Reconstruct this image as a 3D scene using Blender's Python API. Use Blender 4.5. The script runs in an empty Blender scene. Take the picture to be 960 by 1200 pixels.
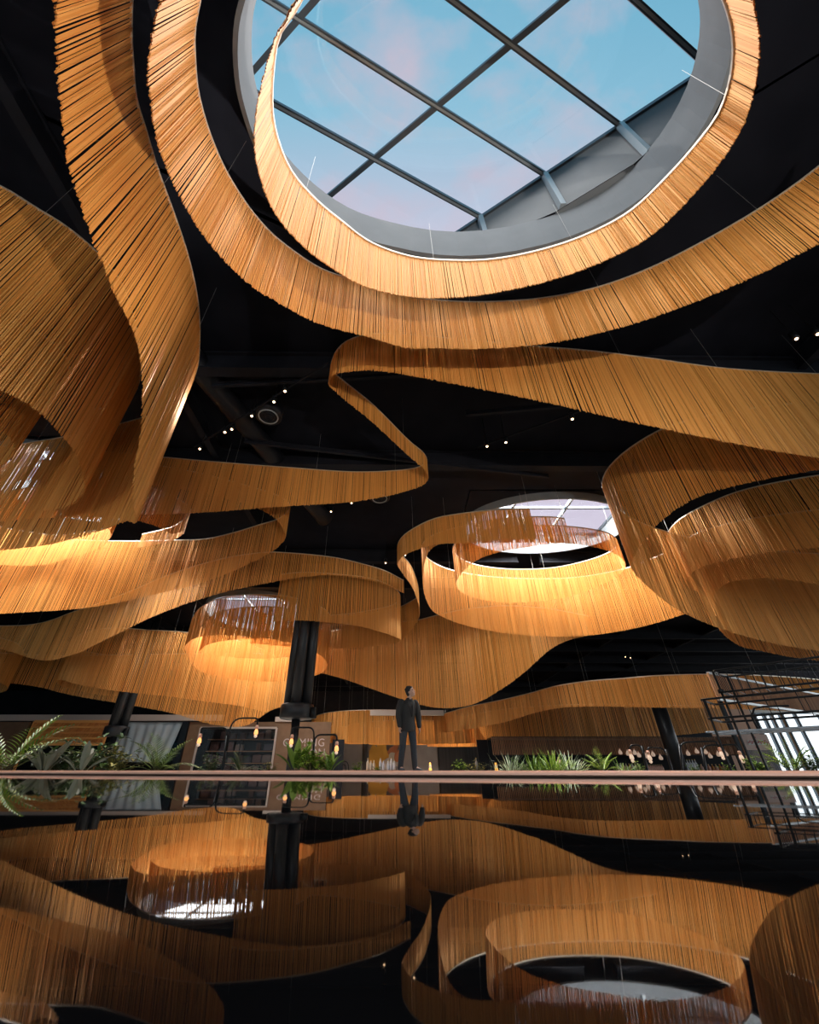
import bpy, bmesh, math, random
from math import sin, cos, tan, atan2, pi, radians, hypot, sqrt
from mathutils import Vector, Matrix
random.seed(11)
LIGHT1, LIGHT2, LIGHT3, LIGHT4, LIGHT5, LIGHT6, LIGHT_FRONT, LIGHT_SIDE, SPOTS, UP1, UP2 = 180, 1900, 2800, 2000, 2500, 1000, 1250, 3200, 300, 5200, 4600
EXPOSURE = 0.0
RIBBONS = {
    'R0': (7.0, False, [(-7.20, 1.96, 3.23), (-6.14, 2.08, 3.23), (-5.55, 2.23, 3.23), (-5.22, 2.50, 3.23), (-5.00, 2.68, 3.23), (-4.85, 2.85, 3.23), (-4.70, 3.09, 3.21), (-4.58, 3.48, 3.11), (-4.69, 4.16, 2.96), (-4.98, 4.96, 2.84), (-5.50, 5.82, 2.81), (-6.15, 6.30, 2.81), (-6.91, 6.43, 2.81)]),
    'R0b': (7.0, False, [(-8.67, 3.55, 2.20), (-7.81, 3.88, 2.20), (-7.04, 4.24, 2.20), (-6.56, 4.68, 2.20), (-6.55, 5.16, 2.20), (-7.10, 5.70, 2.20), (-8.30, 6.05, 2.20)]),
    'R1': (7.0, False, [(-2.45, 0.22, 1.85), (-2.70, 0.48, 1.82), (-2.92, 0.84, 1.84), (-3.04, 1.11, 1.89), (-3.13, 1.34, 1.97), (-3.16, 1.62, 2.08), (-3.20, 2.02, 2.19), (-3.21, 2.45, 2.29), (-3.25, 3.15, 2.38), (-3.38, 3.85, 2.88), (-3.60, 4.50, 3.64), (-4.09, 5.48, 3.63), (-4.74, 6.12, 3.22), (-5.44, 6.53, 3.17), (-6.48, 6.89, 3.24), (-7.74, 7.24, 3.21), (-9.01, 7.51, 3.15), (-10.81, 7.83, 3.13)]),
    'R2': (7.0, False, [(-1.62, 0.13, 1.46), (-1.86, 0.37, 1.49), (-2.04, 0.59, 1.53), (-2.20, 0.83, 1.59), (-2.27, 1.02, 1.62), (-2.33, 1.23, 1.64), (-2.35, 1.53, 1.65), (-2.26, 2.06, 1.63), (-1.90, 2.73, 1.58), (-1.51, 3.09, 1.51), (-1.07, 3.37, 1.49), (-0.37, 3.58, 1.51), (0.36, 3.82, 1.47), (0.68, 3.86, 1.41), (1.45, 3.91, 1.36), (2.20, 3.89, 1.31), (2.79, 3.83, 1.26), (3.62, 3.65, 1.19), (4.33, 3.35, 1.19), (5.07, 2.87, 1.24), (5.63, 2.40, 1.27), (5.95, 2.02, 1.29), (6.16, 1.62, 1.30), (6.21, 1.16, 1.30)]),
    'R3': (7.0, False, [(-0.75, 0.45, 1.64), (-0.95, 0.59, 0.98), (-1.06, 0.69, 0.52), (-1.20, 0.79, 0.34), (-1.30, 0.92, 0.39), (-1.36, 1.06, 0.73), (-1.43, 1.26, 1.06), (-1.48, 1.50, 1.22), (-1.47, 1.72, 1.31), (-1.37, 2.04, 1.38), (-1.06, 2.40, 1.45), (-0.71, 2.67, 1.45), (-0.34, 2.93, 1.35), (0.33, 3.16, 1.21), (1.19, 3.23, 1.07), (1.70, 3.21, 0.97), (2.53, 3.05, 0.89), (3.12, 2.84, 0.84), (3.63, 2.53, 0.81), (3.91, 2.16, 0.76), (4.14, 1.72, 0.67), (4.21, 1.48, 0.59), (4.16, 1.22, 0.56), (4.03, 0.97, 0.56), (3.90, 0.81, 0.58), (3.65, 0.59, 0.64), (3.40, 0.43, 0.78), (2.96, 0.22, 0.97)]),
    'R4': (7.0, False, [(11.23, 5.44, 2.56), (10.17, 5.46, 2.56), (9.07, 5.44, 2.53), (8.07, 5.39, 2.44), (6.87, 5.29, 2.30), (5.28, 5.06, 2.12), (3.99, 4.89, 1.91), (2.89, 4.79, 1.65), (1.57, 4.66, 1.39), (0.33, 4.54, 1.19), (-0.24, 4.52, 1.09), (-0.66, 4.61, 1.00), (-0.92, 4.77, 0.85), (-1.10, 5.02, 0.65), (-1.18, 5.35, 0.49), (-0.97, 5.61, 0.51), (-0.42, 6.20, 0.55), (0.56, 7.51, 0.53), (0.95, 7.97, 0.57), (1.04, 8.24, 0.63), (0.91, 8.46, 0.66), (0.54, 8.61, 0.72), (0.05, 8.68, 0.83), (-0.91, 8.72, 1.01), (-2.75, 8.53, 1.29), (-4.54, 8.31, 1.61), (-5.99, 8.10, 1.81), (-7.28, 7.90, 1.87), (-8.49, 7.70, 1.87)]),
    'R5': (7.0, True, [(-12.55, 8.99, 0.66), (-9.81, 8.28, 0.66), (-7.71, 8.24, 0.66), (-6.27, 8.46, 0.65), (-5.44, 8.72, 0.63), (-4.54, 9.15, 0.61), (-3.78, 9.57, 0.65), (-3.26, 9.96, 0.84), (-3.09, 10.38, 1.07), (-3.33, 10.88, 1.13), (-3.65, 11.20, 1.20), (-4.38, 11.58, 1.41), (-5.53, 12.16, 1.62), (-6.69, 12.59, 1.81), (-7.71, 12.65, 2.04), (-8.76, 12.72, 2.27), (-9.79, 12.72, 2.49), (-11.87, 12.59, 2.71), (-13.83, 12.34, 2.85), (-14.79, 11.41, 2.88), (-14.32, 10.05, 2.88), (-12.55, 8.99, 0.66)]),
    'R6': (7.0, True, [(-9.12, 9.61, 0.94), (-8.83, 9.96, 0.80), (-8.74, 10.53, 0.67), (-8.89, 11.09, 0.67), (-9.56, 11.69, 0.80), (-10.72, 12.10, 0.99), (-11.75, 12.28, 1.17), (-12.69, 12.04, 1.29), (-13.30, 11.69, 1.35), (-13.32, 11.04, 1.31), (-12.22, 10.05, 1.23), (-10.89, 9.52, 1.16), (-9.91, 9.40, 1.11), (-9.12, 9.61, 0.94)]),
    'R6b': (7.0, False, [(-9.51, 8.83, 1.33), (-8.19, 9.03, 1.28), (-7.05, 9.44, 1.15), (-6.65, 9.79, 1.13), (-6.39, 10.20, 1.13), (-6.32, 10.58, 0.86), (-7.26, 11.63, 0.62), (-7.85, 11.92, 0.57), (-8.69, 12.22, 0.55)]),
    'R7': (7.0, False, [(0.68, 16.29, 0.60), (-0.21, 15.22, 0.62), (-1.07, 14.62, 0.64), (-1.98, 14.11, 0.73), (-3.01, 13.81, 0.91), (-3.77, 13.67, 1.10), (-4.44, 13.60, 1.27), (-5.80, 13.88, 1.44), (-7.40, 14.57, 1.59), (-9.27, 15.65, 1.76), (-12.20, 17.68, 2.07), (-14.87, 19.41, 2.42), (-16.82, 20.57, 2.42), (-18.57, 21.71, 2.09), (-20.09, 22.48, 1.72), (-21.36, 22.80, 1.38), (-23.24, 22.64, 1.16), (-23.80, 21.13, 1.16)]),
    'R8': (7.0, False, [(-4.54, 15.65, 2.04), (-3.89, 15.48, 2.05), (-3.06, 15.48, 2.06), (-2.15, 15.65, 2.10), (-1.10, 15.92, 2.15), (-0.38, 16.38, 2.21), (0.27, 17.16, 2.21), (0.57, 18.12, 2.09), (0.30, 19.28, 1.95), (-0.66, 20.04, 1.89), (-2.51, 20.85, 1.77), (-4.85, 21.13, 1.64), (-7.01, 20.57, 1.59)]),
    'R10': (7.0, True, [(-10.87, 21.71, 1.52), (-9.63, 19.78, 1.63), (-8.32, 18.57, 1.77), (-6.90, 18.01, 1.92), (-5.10, 18.12, 2.07), (-3.82, 19.04, 2.21), (-3.17, 20.57, 2.36), (-3.42, 22.64, 2.50), (-4.94, 24.33, 2.62), (-7.19, 25.06, 2.63), (-9.27, 24.88, 2.47), (-10.71, 23.80, 2.27), (-10.87, 21.71, 1.52)]),
    'R11': (7.0, True, [(-10.24, 22.16, 1.62), (-9.04, 20.57, 1.62), (-7.44, 19.78, 1.62), (-5.47, 19.78, 1.62), (-4.57, 20.85, 1.62), (-4.69, 22.32, 1.62), (-6.05, 23.45, 1.63), (-7.91, 23.80, 1.61), (-9.57, 23.45, 1.53), (-10.24, 22.16, 1.62)]),
    'R9': (7.0, False, [(-6.21, 25.45, 2.00), (-4.16, 24.33, 2.26), (-2.57, 23.45, 2.74), (-0.73, 22.64, 3.45), (0.72, 22.16, 3.98), (1.66, 21.79, 4.28), (2.62, 20.99, 4.52), (3.98, 20.04, 4.44), (5.85, 19.53, 3.50), (8.14, 19.91, 1.93), (10.86, 21.13, 0.96)]),
    'R12': (7.0, False, [(4.49, 10.58, 1.12), (3.29, 10.68, 1.10), (2.17, 10.93, 1.06), (1.61, 11.14, 0.98), (0.94, 11.75, 0.87), (0.49, 12.46, 0.77), (0.35, 13.18, 0.73), (0.56, 13.88, 0.78), (0.90, 14.73, 0.87), (1.18, 15.92, 0.92), (1.40, 17.37, 0.95), (1.40, 18.34, 1.07), (1.10, 18.92, 1.40), (0.61, 19.66, 1.68), (-0.67, 20.44, 1.73), (-2.54, 21.13, 1.70)]),
    'R13': (7.0, False, [(5.83, 11.17, 0.93), (5.49, 11.09, 0.96), (4.42, 11.09, 0.95), (3.42, 11.28, 0.86), (2.48, 11.69, 0.68), (1.71, 12.16, 0.46), (1.34, 12.72, 0.68), (1.25, 13.32, 1.47), (1.50, 14.03, 1.99), (2.28, 14.97, 2.16), (3.83, 15.74, 2.34), (6.13, 16.10, 2.49), (8.29, 15.92, 2.48), (9.97, 14.89, 2.38), (10.65, 13.67, 2.33)]),
    'R14': (7.0, True, [(4.72, 11.63, 0.81), (3.65, 11.81, 0.93), (2.98, 12.16, 1.06), (2.62, 12.59, 1.23), (2.42, 13.18, 1.41), (2.65, 13.88, 1.47), (3.34, 14.57, 1.47), (4.21, 14.97, 1.48), (5.35, 15.14, 1.43), (6.85, 14.97, 1.32), (7.76, 14.45, 1.18), (8.26, 13.96, 1.05), (8.52, 13.39, 0.95), (8.42, 12.85, 0.90), (7.76, 12.16, 0.82), (7.00, 11.86, 0.72), (5.68, 11.63, 0.68), (4.72, 11.63, 0.81)]),
    'R15': (7.0, False, [(11.46, 5.98, 1.78), (9.74, 6.17, 1.81), (8.71, 6.33, 1.88), (7.70, 6.56, 1.96), (6.70, 7.06, 2.04), (6.38, 7.51, 2.14), (6.16, 8.04, 2.30), (6.09, 8.68, 2.50), (6.24, 9.27, 2.56), (6.66, 9.92, 2.49), (7.37, 10.63, 2.61), (8.47, 11.41, 2.97), (10.48, 12.34, 3.36), (12.87, 13.11, 3.64), (15.90, 13.67, 3.79), (19.33, 13.81, 3.83)]),
    'R16': (7.0, False, [(14.24, 8.53, 2.24), (12.20, 8.87, 2.22), (11.39, 9.15, 2.14), (10.43, 9.70, 2.01), (9.93, 10.48, 1.84), (9.70, 11.30, 1.72), (9.94, 12.34, 1.68), (10.73, 13.25, 1.65), (12.16, 13.96, 1.56), (14.28, 14.57, 1.52), (17.52, 14.73, 1.54), (20.81, 14.57, 1.55)]),
    'R17': (7.0, False, [(16.69, 10.29, 2.75), (14.74, 10.48, 2.69), (12.91, 10.88, 2.49), (11.63, 11.41, 2.02), (10.86, 12.22, 1.99), (11.08, 13.25, 2.72), (12.18, 14.26, 3.22), (13.93, 15.05, 3.37), (16.18, 15.65, 3.53), (18.68, 16.01, 3.60), (22.48, 16.10, 3.62)]),
    'R18': (3.8, False, [(4.21, 36.49, 1.27), (5.93, 30.82, 1.39), (7.35, 28.00, 1.26), (8.35, 25.31, 1.06), (9.05, 23.06, 1.06), (10.18, 21.60, 1.17), (11.58, 20.93, 1.28), (12.78, 20.29, 1.38), (15.21, 19.89, 1.47), (18.23, 20.29, 1.52), (24.06, 22.07, 1.54)]),
    'R19': (7, False, [(-8.25, 29.90, 3.71), (-9.27, 26.66, 3.70), (-10.66, 25.06, 3.67), (-12.19, 24.15, 3.56), (-14.40, 23.63, 3.41), (-15.58, 23.29, 3.30), (-16.98, 23.45, 3.06), (-18.60, 24.33, 2.67), (-20.39, 26.24, 2.41), (-21.37, 28.43, 2.40), (-20.15, 29.90, 2.61), (-17.05, 29.90, 2.79)]),
    'R20': (3.8, True, [(-6.65, 39.06, 1.73), (-5.10, 35.32, 1.94), (-3.25, 33.69, 2.15), (0.32, 33.18, 2.23), (4.42, 35.32, 2.10), (7.81, 40.48, 1.80), (7.32, 45.37, 1.62), (1.37, 48.27, 1.58), (-4.83, 46.30, 1.55), (-6.80, 43.62, 1.52), (-6.65, 39.06, 1.73)]),
    'R21': (3.8, True, [(-4.05, 45.37, 0.96), (-2.00, 41.99, 1.33), (1.55, 40.48, 1.58), (6.00, 41.99, 1.31), (8.35, 45.37, 0.91), (7.46, 49.31, 0.91), (3.40, 51.53, 1.07), (-0.97, 51.53, 1.00), (-3.26, 49.31, 0.85), (-4.05, 45.37, 0.96)]),
    'R22': (4.15, False, [(4.08, 47.64, 2.11), (6.22, 43.42, 2.30), (7.80, 38.57, 2.48), (9.88, 35.16, 2.60), (13.24, 33.19, 2.64), (16.89, 32.73, 2.45), (20.99, 33.19, 2.02), (26.55, 34.65, 1.58)]),
    'R23': (6.5, False, [(-6.71, 28.75, 2.94), (-7.48, 27.77, 3.40), (-8.51, 27.30, 4.18), (-10.49, 27.30, 4.19), (-13.33, 27.30, 3.55), (-16.86, 27.53, 2.98), (-20.44, 27.77, 2.44), (-22.74, 27.77, 1.97), (-24.68, 27.30, 1.80), (-27.68, 26.84, 1.85)]),
    'R24': (6.5, False, [(-25.82, 22.59, 2.29), (-23.21, 22.93, 2.29), (-22.60, 24.00, 2.23), (-23.59, 26.40, 2.13), (-26.33, 29.26, 2.10), (-29.54, 30.33, 2.08), (-32.75, 29.79, 2.05)]),
}
ROOF_EYE = [(-1.47, 0.40), (-1.65, 0.63), (-1.77, 0.80), (-1.87, 1.04), (-1.93, 1.35), (-1.92, 1.59), (-1.86, 1.91), (-1.67, 2.25), (-1.28, 2.63), (-0.71, 2.98), (0.07, 3.21), (1.26, 3.36), (2.68, 3.17), (3.59, 2.80), (4.06, 2.40), (4.34, 1.82), (4.35, 1.32), (4.17, 0.89), (3.94, 0.63), (3.52, 0.35), (2.90, 0.09), (1.92, -0.13), (0.88, -0.19), (-0.13, -0.15), (-0.94, 0.09)]
SC = bpy.context.scene
COL = SC.collection

# ------------------------------------------------------------------ camera
CAM_Z = 0.03
PITCH = radians(33.0)
F_PX = 466.0
CX, CY = 455.0, 600.0
cam_d = bpy.data.cameras.new('camera')
cam = bpy.data.objects.new('camera', cam_d); COL.objects.link(cam)
cam.location = (0, 0, CAM_Z)
cam.rotation_euler = (radians(90) + PITCH, 0, 0)
cam_d.sensor_fit = 'HORIZONTAL'; cam_d.sensor_width = 36.0
cam_d.lens = F_PX / 960.0 * 36.0
cam_d.shift_x = (480.0 - CX) / 960.0
cam_d.clip_start = 0.005; cam_d.clip_end = 400
SC.camera = cam

CP, SP = cos(PITCH), sin(PITCH)
def at(px, py, Y):
    """point of the hall seen at a photograph pixel, Y metres in front of the viewpoint"""
    u = (px - CX) / F_PX; v = (CY - py) / F_PX
    yc = CP - v * SP; zc = SP + v * CP
    k = Y / yc
    return Vector((u * k, Y, CAM_Z + zc * k))

# ------------------------------------------------------------------ materials
MATS = {}
def mat(name, col, rough=0.5, metal=0.0, ior=1.45, emit=None, estr=0.0, alpha=None, noise=None, bump=None, trans=0.0, spec=None):
    if name in MATS: return MATS[name]
    m = bpy.data.materials.new(name); m.use_nodes = True
    nt = m.node_tree; b = nt.nodes['Principled BSDF']
    b.inputs['Base Color'].default_value = (*col, 1)
    b.inputs['Roughness'].default_value = rough
    b.inputs['Metallic'].default_value = metal
    b.inputs['IOR'].default_value = ior
    if spec is not None: b.inputs['Specular IOR Level'].default_value = spec
    if trans: b.inputs['Transmission Weight'].default_value = trans
    if emit:
        b.inputs['Emission Color'].default_value = (*emit, 1); b.inputs['Emission Strength'].default_value = estr
    if noise:      # (scale, second colour, stretch vector)
        sc, c2, st = noise
        tc = nt.nodes.new('ShaderNodeTexCoord'); mp = nt.nodes.new('ShaderNodeMapping')
        mp.inputs['Scale'].default_value = st
        nz = nt.nodes.new('ShaderNodeTexNoise'); nz.inputs['Scale'].default_value = sc; nz.inputs['Detail'].default_value = 4
        rp = nt.nodes.new('ShaderNodeValToRGB')
        rp.color_ramp.elements[0].position = 0.35; rp.color_ramp.elements[1].position = 0.65
        rp.color_ramp.elements[0].color = (*col, 1); rp.color_ramp.elements[1].color = (*c2, 1)
        nt.links.new(tc.outputs['Object'], mp.inputs['Vector']); nt.links.new(mp.outputs['Vector'], nz.inputs['Vector'])
        nt.links.new(nz.outputs['Fac'], rp.inputs['Fac']); nt.links.new(rp.outputs['Color'], b.inputs['Base Color'])
        if bump:
            bp = nt.nodes.new('ShaderNodeBump'); bp.inputs['Strength'].default_value = bump
            nt.links.new(nz.outputs['Fac'], bp.inputs['Height']); nt.links.new(bp.outputs['Normal'], b.inputs['Normal'])
    MATS[name] = m
    return m

def island_mat(name, dark, light, rough=0.45, metal=0.5, sub=None):
    m = bpy.data.materials.new(name); m.use_nodes = True
    nt = m.node_tree; b = nt.nodes['Principled BSDF']
    g = nt.nodes.new('ShaderNodeNewGeometry')
    rp = nt.nodes.new('ShaderNodeValToRGB')
    rp.color_ramp.elements[0].color = (*dark, 1); rp.color_ramp.elements[1].color = (*light, 1)
    nt.links.new(g.outputs['Random Per Island'], rp.inputs['Fac'])
    nt.links.new(rp.outputs['Color'], b.inputs['Base Color'])
    b.inputs['Roughness'].default_value = rough; b.inputs['Metallic'].default_value = metal
    if sub:
        b.inputs['Transmission Weight'].default_value = 0
    MATS[name] = m
    return m

def glass_mat(name, tint, gloss=0.06, rough=0.02):
    m = bpy.data.materials.new(name); m.use_nodes = True
    nt = m.node_tree; nt.nodes.remove(nt.nodes['Principled BSDF'])
    out = nt.nodes['Material Output']
    t = nt.nodes.new('ShaderNodeBsdfTransparent'); t.inputs['Color'].default_value = (*tint, 1)
    g = nt.nodes.new('ShaderNodeBsdfGlossy'); g.inputs['Roughness'].default_value = rough
    mx = nt.nodes.new('ShaderNodeMixShader'); mx.inputs['Fac'].default_value = gloss
    nt.links.new(t.outputs[0], mx.inputs[1]); nt.links.new(g.outputs[0], mx.inputs[2])
    nt.links.new(mx.outputs[0], out.inputs['Surface'])
    MATS[name] = m
    return m

M_CHAIN = island_mat('gold_chain', (0.72, 0.295, 0.056), (0.88, 0.41, 0.105), 0.45, 0.30)
M_RAILTOP = mat('pale_metal_track', (0.72, 0.62, 0.50), 0.35, 0.6)
M_WIRE = mat('steel_wire', (0.45, 0.43, 0.40), 0.4, 0.8)
M_CEIL = mat('black_ceiling', (0.005, 0.0055, 0.009), 0.8, noise=(1.5, (0.008, 0.0085, 0.013), (1, 1, 1)), spec=.1)
M_BEAM = mat('dark_steel', (0.006, 0.0065, 0.010), 0.7, noise=(3, (0.009, 0.0095, 0.014), (1, 1, 1)), spec=.2)
M_DUCT = mat('dark_duct', (0.006, 0.0065, 0.010), 0.5, 0.3)
M_CURB = mat('grey_plaster', (0.15, 0.165, 0.18), 0.8, noise=(2, (0.17, 0.185, 0.20), (1, 1, 1)))
M_BOXW = mat('grey_panel', (0.15, 0.16, 0.17), 0.75, noise=(2, (0.17, 0.18, 0.19), (1, 1, 1)))
M_BAR = mat('grey_steel_bar', (0.10, 0.12, 0.14), 0.35, 0.6)
M_BARL = mat('light_steel_bar', (0.34, 0.37, 0.39), 0.35, 0.5)
M_GLASS = glass_mat('clear_glass', (0.97, 0.985, 0.99), 0.04)
M_SHOPGLASS = glass_mat('shop_glass', (0.9, 0.9, 0.9), 0.008)
M_BLACKGLOSS = mat('polished_black_stone', (0.003, 0.003, 0.0035), 0.025, ior=1.36)
M_COPPER = mat('copper_trim', (0.88, 0.48, 0.345), 0.42, 0.30)
M_BLACK = mat('black_metal', (0.012, 0.012, 0.013), 0.35, 0.5)
M_COLUMN = mat('black_painted_steel', (0.020, 0.021, 0.024), 0.38, 0.2, noise=(2.5, (0.028, 0.028, 0.031), (1, 1, 0.2)))
M_FLOOR = mat('pale_stone_floor', (0.46, 0.40, 0.33), 0.5, noise=(1.2, (0.52, 0.46, 0.39), (1, 1, 1)))
M_WALL = mat('dark_wall', (0.012, 0.012, 0.015), 0.8, noise=(1.0, (0.018, 0.018, 0.022), (1, 1, 1)))
M_BROWNW = mat('brown_wall', (0.22, 0.115, 0.060), 0.7, noise=(2, (0.26, 0.14, 0.075), (1, 1, 1)))
M_GREYW = mat('grey_wall', (0.32, 0.31, 0.33), 0.8, noise=(1.0, (0.37, 0.36, 0.38), (1, 1, 1)))
M_PINKTRIM = mat('pale_pink_trim', (0.66, 0.52, 0.44), 0.6)
M_WOOD = island_mat('warm_wood', (0.30, 0.13, 0.055), (0.46, 0.22, 0.10), 0.55, 0.0)
M_RATTAN = island_mat('rattan', (0.70, 0.24, 0.045), (0.92, 0.40, 0.10), 0.6, 0.0)
M_WHITE = mat('white_paint', (0.75, 0.72, 0.68), 0.5)
M_SOIL = mat('soil', (0.03, 0.02, 0.014), 0.95, noise=(30, (0.06, 0.04, 0.028), (1, 1, 1)), bump=0.5)

# ------------------------------------------------------------------ mesh helpers
class MB:
    def __init__(s): s.v = []; s.f = []
    def add(s, vs, fs):
        o = len(s.v); s.v += [tuple(q) for q in vs]; s.f += [tuple(i + o for i in f) for f in fs]
    def box(s, c, size, rz=0.0, bev=0.0):
        cx, cy, cz = c; a, b, h = size[0] / 2, size[1] / 2, size[2] / 2
        k = min(bev, a * .9, b * .9, h * .9) if bev else 0
        cs, sn = cos(rz), sin(rz)
        def P(x, y, z): return (cx + x * cs - y * sn, cy + x * sn + y * cs, cz + z)
        if not k:
            vs = [P(x, y, z) for z in (-h, h) for x, y in ((-a, -b), (a, -b), (a, b), (-a, b))]
            s.add(vs, [(3, 2, 1, 0), (4, 5, 6, 7), (0, 1, 5, 4), (1, 2, 6, 5), (2, 3, 7, 6), (3, 0, 4, 7)]); return
        rings = []
        for z, d in ((-h, k), (-h + k, 0), (h - k, 0), (h, k)):
            A, B = a - d, b - d; q = k if d == 0 else k * .4
            rings.append([P(*p, z) for p in ((-A + q, -B), (A - q, -B), (A, -B + q), (A, B - q), (A - q, B), (-A + q, B), (-A, B - q), (-A, -B + q))])
        vs = sum(rings, []); fs = [tuple(reversed(range(8))), tuple(range(24, 32))]
        for r in range(3):
            for i in range(8):
                j = (i + 1) % 8; fs.append((r * 8 + i, r * 8 + j, r * 8 + 8 + j, r * 8 + 8 + i))
        s.add(vs, fs)
    def tube(s, path, r, n=8, cap=True, closed=False, flat=None):
        path = [Vector(p) for p in path]; N = len(path)
        rs = r if isinstance(r, (list, tuple)) else [r] * N
        vs = []; up0 = None
        for i, p in enumerate(path):
            a = path[i - 1] if (i or closed) else p; b = path[(i + 1) % N] if (i < N - 1 or closed) else p
            t = (b - a).normalized() if (b - a).length > 1e-9 else Vector((0, 0, 1))
            if up0 is None:
                up0 = Vector((0, 0, 1)) if abs(t.z) < .95 else Vector((0, 1, 0))
            x = t.cross(up0)
            if x.length < 1e-5: x = t.cross(Vector((1, 0, 0)))
            x.normalize(); y = x.cross(t).normalized(); up0 = y
            for k in range(n):
                g = 2 * pi * k / n + pi / n
                vs.append(p + x * (cos(g) * rs[i]) + y * (sin(g) * rs[i] * (flat or 1)))
        fs = []
        for i in range(N if closed else N - 1):
            for k in range(n):
                a, b = i * n + k, i * n + (k + 1) % n
                c, d = ((i + 1) % N) * n + (k + 1) % n, ((i + 1) % N) * n + k
                fs.append((a, b, c, d))
        if cap and not closed:
            fs.append(tuple(reversed(range(n)))); fs.append(tuple(range((N - 1) * n, N * n)))
        s.add(vs, fs)
    def lathe(s, c, prof, n=16):
        vs = []; fs = []
        for r, z in prof:
            for k in range(n):
                g = 2 * pi * k / n; vs.append((c[0] + r * cos(g), c[1] + r * sin(g), c[2] + z))
        for i in range(len(prof) - 1):
            for k in range(n):
                fs.append((i * n + k, i * n + (k + 1) % n, (i + 1) * n + (k + 1) % n, (i + 1) * n + k))
        fs.append(tuple(reversed(range(n)))); fs.append(tuple(range((len(prof) - 1) * n, len(prof) * n)))
        s.add(vs, fs)
    def bar(s, a, b, w, h=None):
        h = h or w; a = Vector(a); b = Vector(b); t = (b - a).normalized()
        up = Vector((0, 0, 1)) if abs(t.z) < .99 else Vector((0, 1, 0))
        x = t.cross(up).normalized(); y = x.cross(t).normalized()
        vs = [p + x * (sx * w / 2) + y * (sy * h / 2) for p in (a, b) for sx, sy in ((-1, -1), (1, -1), (1, 1), (-1, 1))]
        s.add(vs, [(3, 2, 1, 0), (4, 5, 6, 7), (0, 1, 5, 4), (1, 2, 6, 5), (2, 3, 7, 6), (3, 0, 4, 7)])
    def wallstrip(s, pts, z0, z1, th, closed=True):
        """vertical band along a plan curve, with thickness th towards the outside"""
        N = len(pts); vs = []
        for i in range(N):
            a = Vector(pts[i - 1] if (closed or i) else pts[i]); b = Vector(pts[(i + 1) % N] if (closed or i < N - 1) else pts[i])
            t = (b - a).normalized(); nx, ny = t.y, -t.x
            x, y = pts[i]
            vs += [(x, y, z0), (x, y, z1), (x + nx * th, y + ny * th, z1), (x + nx * th, y + ny * th, z0)]
        fs = []
        for i in range(N if closed else N - 1):
            j = (i + 1) % N
            for k in range(4):
                fs.append((i * 4 + k, j * 4 + k, j * 4 + (k + 1) % 4, i * 4 + (k + 1) % 4))
        if not closed: fs += [(0, 1, 2, 3), tuple((N - 1) * 4 + k for k in (3, 2, 1, 0))]
        s.add(vs, fs)
    def build(s, name, m, parent=None, smooth=False):
        me = bpy.data.meshes.new(name); me.from_pydata(s.v, [], s.f)
        if smooth: me.polygons.foreach_set('use_smooth', [True] * len(me.polygons))
        me.materials.append(m)
        me.update()
        o = bpy.data.objects.new(name, me); COL.objects.link(o)
        if parent is not None: o.parent = parent
        return o

def fix(o):
    bm = bmesh.new(); bm.from_mesh(o.data); bmesh.ops.recalc_face_normals(bm, faces=bm.faces); bm.to_mesh(o.data); bm.free()
    return o
def tag(o, label=None, cat=None, group=None, kind=None):
    if label: o['label'] = label
    if cat: o['category'] = cat
    if group: o['group'] = group
    if kind: o['kind'] = kind
    return o
def struct(o, label=None):
    o['kind'] = 'structure'
    if label: o['label'] = label
    return o
def empty(name, loc, label, cat, group=None):
    o = bpy.data.objects.new(name, None); COL.objects.link(o); o.location = loc
    o.empty_display_size = .1
    return tag(o, label, cat, group)
def part(mb, name, m, root, smooth=False):
    """build a part given in hall coordinates under an Empty standing at root.location"""
    l = root.matrix_basis.translation.copy() if root.parent is None else Vector((0, 0, 0))
    if root.parent is not None:
        q = root
        while q is not None: l += q.matrix_basis.translation; q = q.parent
    mb.v = [(x - l.x, y - l.y, z - l.z) for x, y, z in mb.v]
    return mb.build(name, m, root, smooth)
def copy_tree(o, parent=None):
    c = o.copy(); COL.objects.link(c)
    if parent is not None: c.parent = parent
    for ch in list(o.children): copy_tree(ch, c)
    return c

def spline(P, n, closed=False):
    """smooth curve through plan points with a third value carried along"""
    P = [Vector(p) for p in P]
    if closed: P = P + [P[0]]
    t = [0.0]
    for a, b in zip(P[:-1], P[1:]): t.append(t[-1] + max(hypot(b.x - a.x, b.y - a.y), 1e-6) ** .75)
    m = []; L = len(P)
    for i in range(L):
        if closed and i in (0, L - 1):
            h0, h1 = t[-1] - t[-2], t[1] - t[0]
            a, b = (P[-1] - P[-2]) / h0, (P[1] - P[0]) / h1; m.append((a * h1 + b * h0) / (h0 + h1))
        elif i == 0: m.append((P[1] - P[0]) / (t[1] - t[0]))
        elif i == L - 1: m.append((P[-1] - P[-2]) / (t[-1] - t[-2]))
        else:
            h0, h1 = t[i] - t[i - 1], t[i + 1] - t[i]
            a, b = (P[i] - P[i - 1]) / h0, (P[i + 1] - P[i]) / h1; m.append((a * h1 + b * h0) / (h0 + h1))
    out = []
    for i in range(L - 1):
        h = t[i + 1] - t[i]
        for k in range(n):
            s = k / n
            out.append(P[i] * (2 * s ** 3 - 3 * s * s + 1) + m[i] * ((s ** 3 - 2 * s * s + s) * h) + P[i + 1] * (-2 * s ** 3 + 3 * s * s) + m[i + 1] * ((s ** 3 - s * s) * h))
    out.append(P[-1])
    return out
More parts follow.
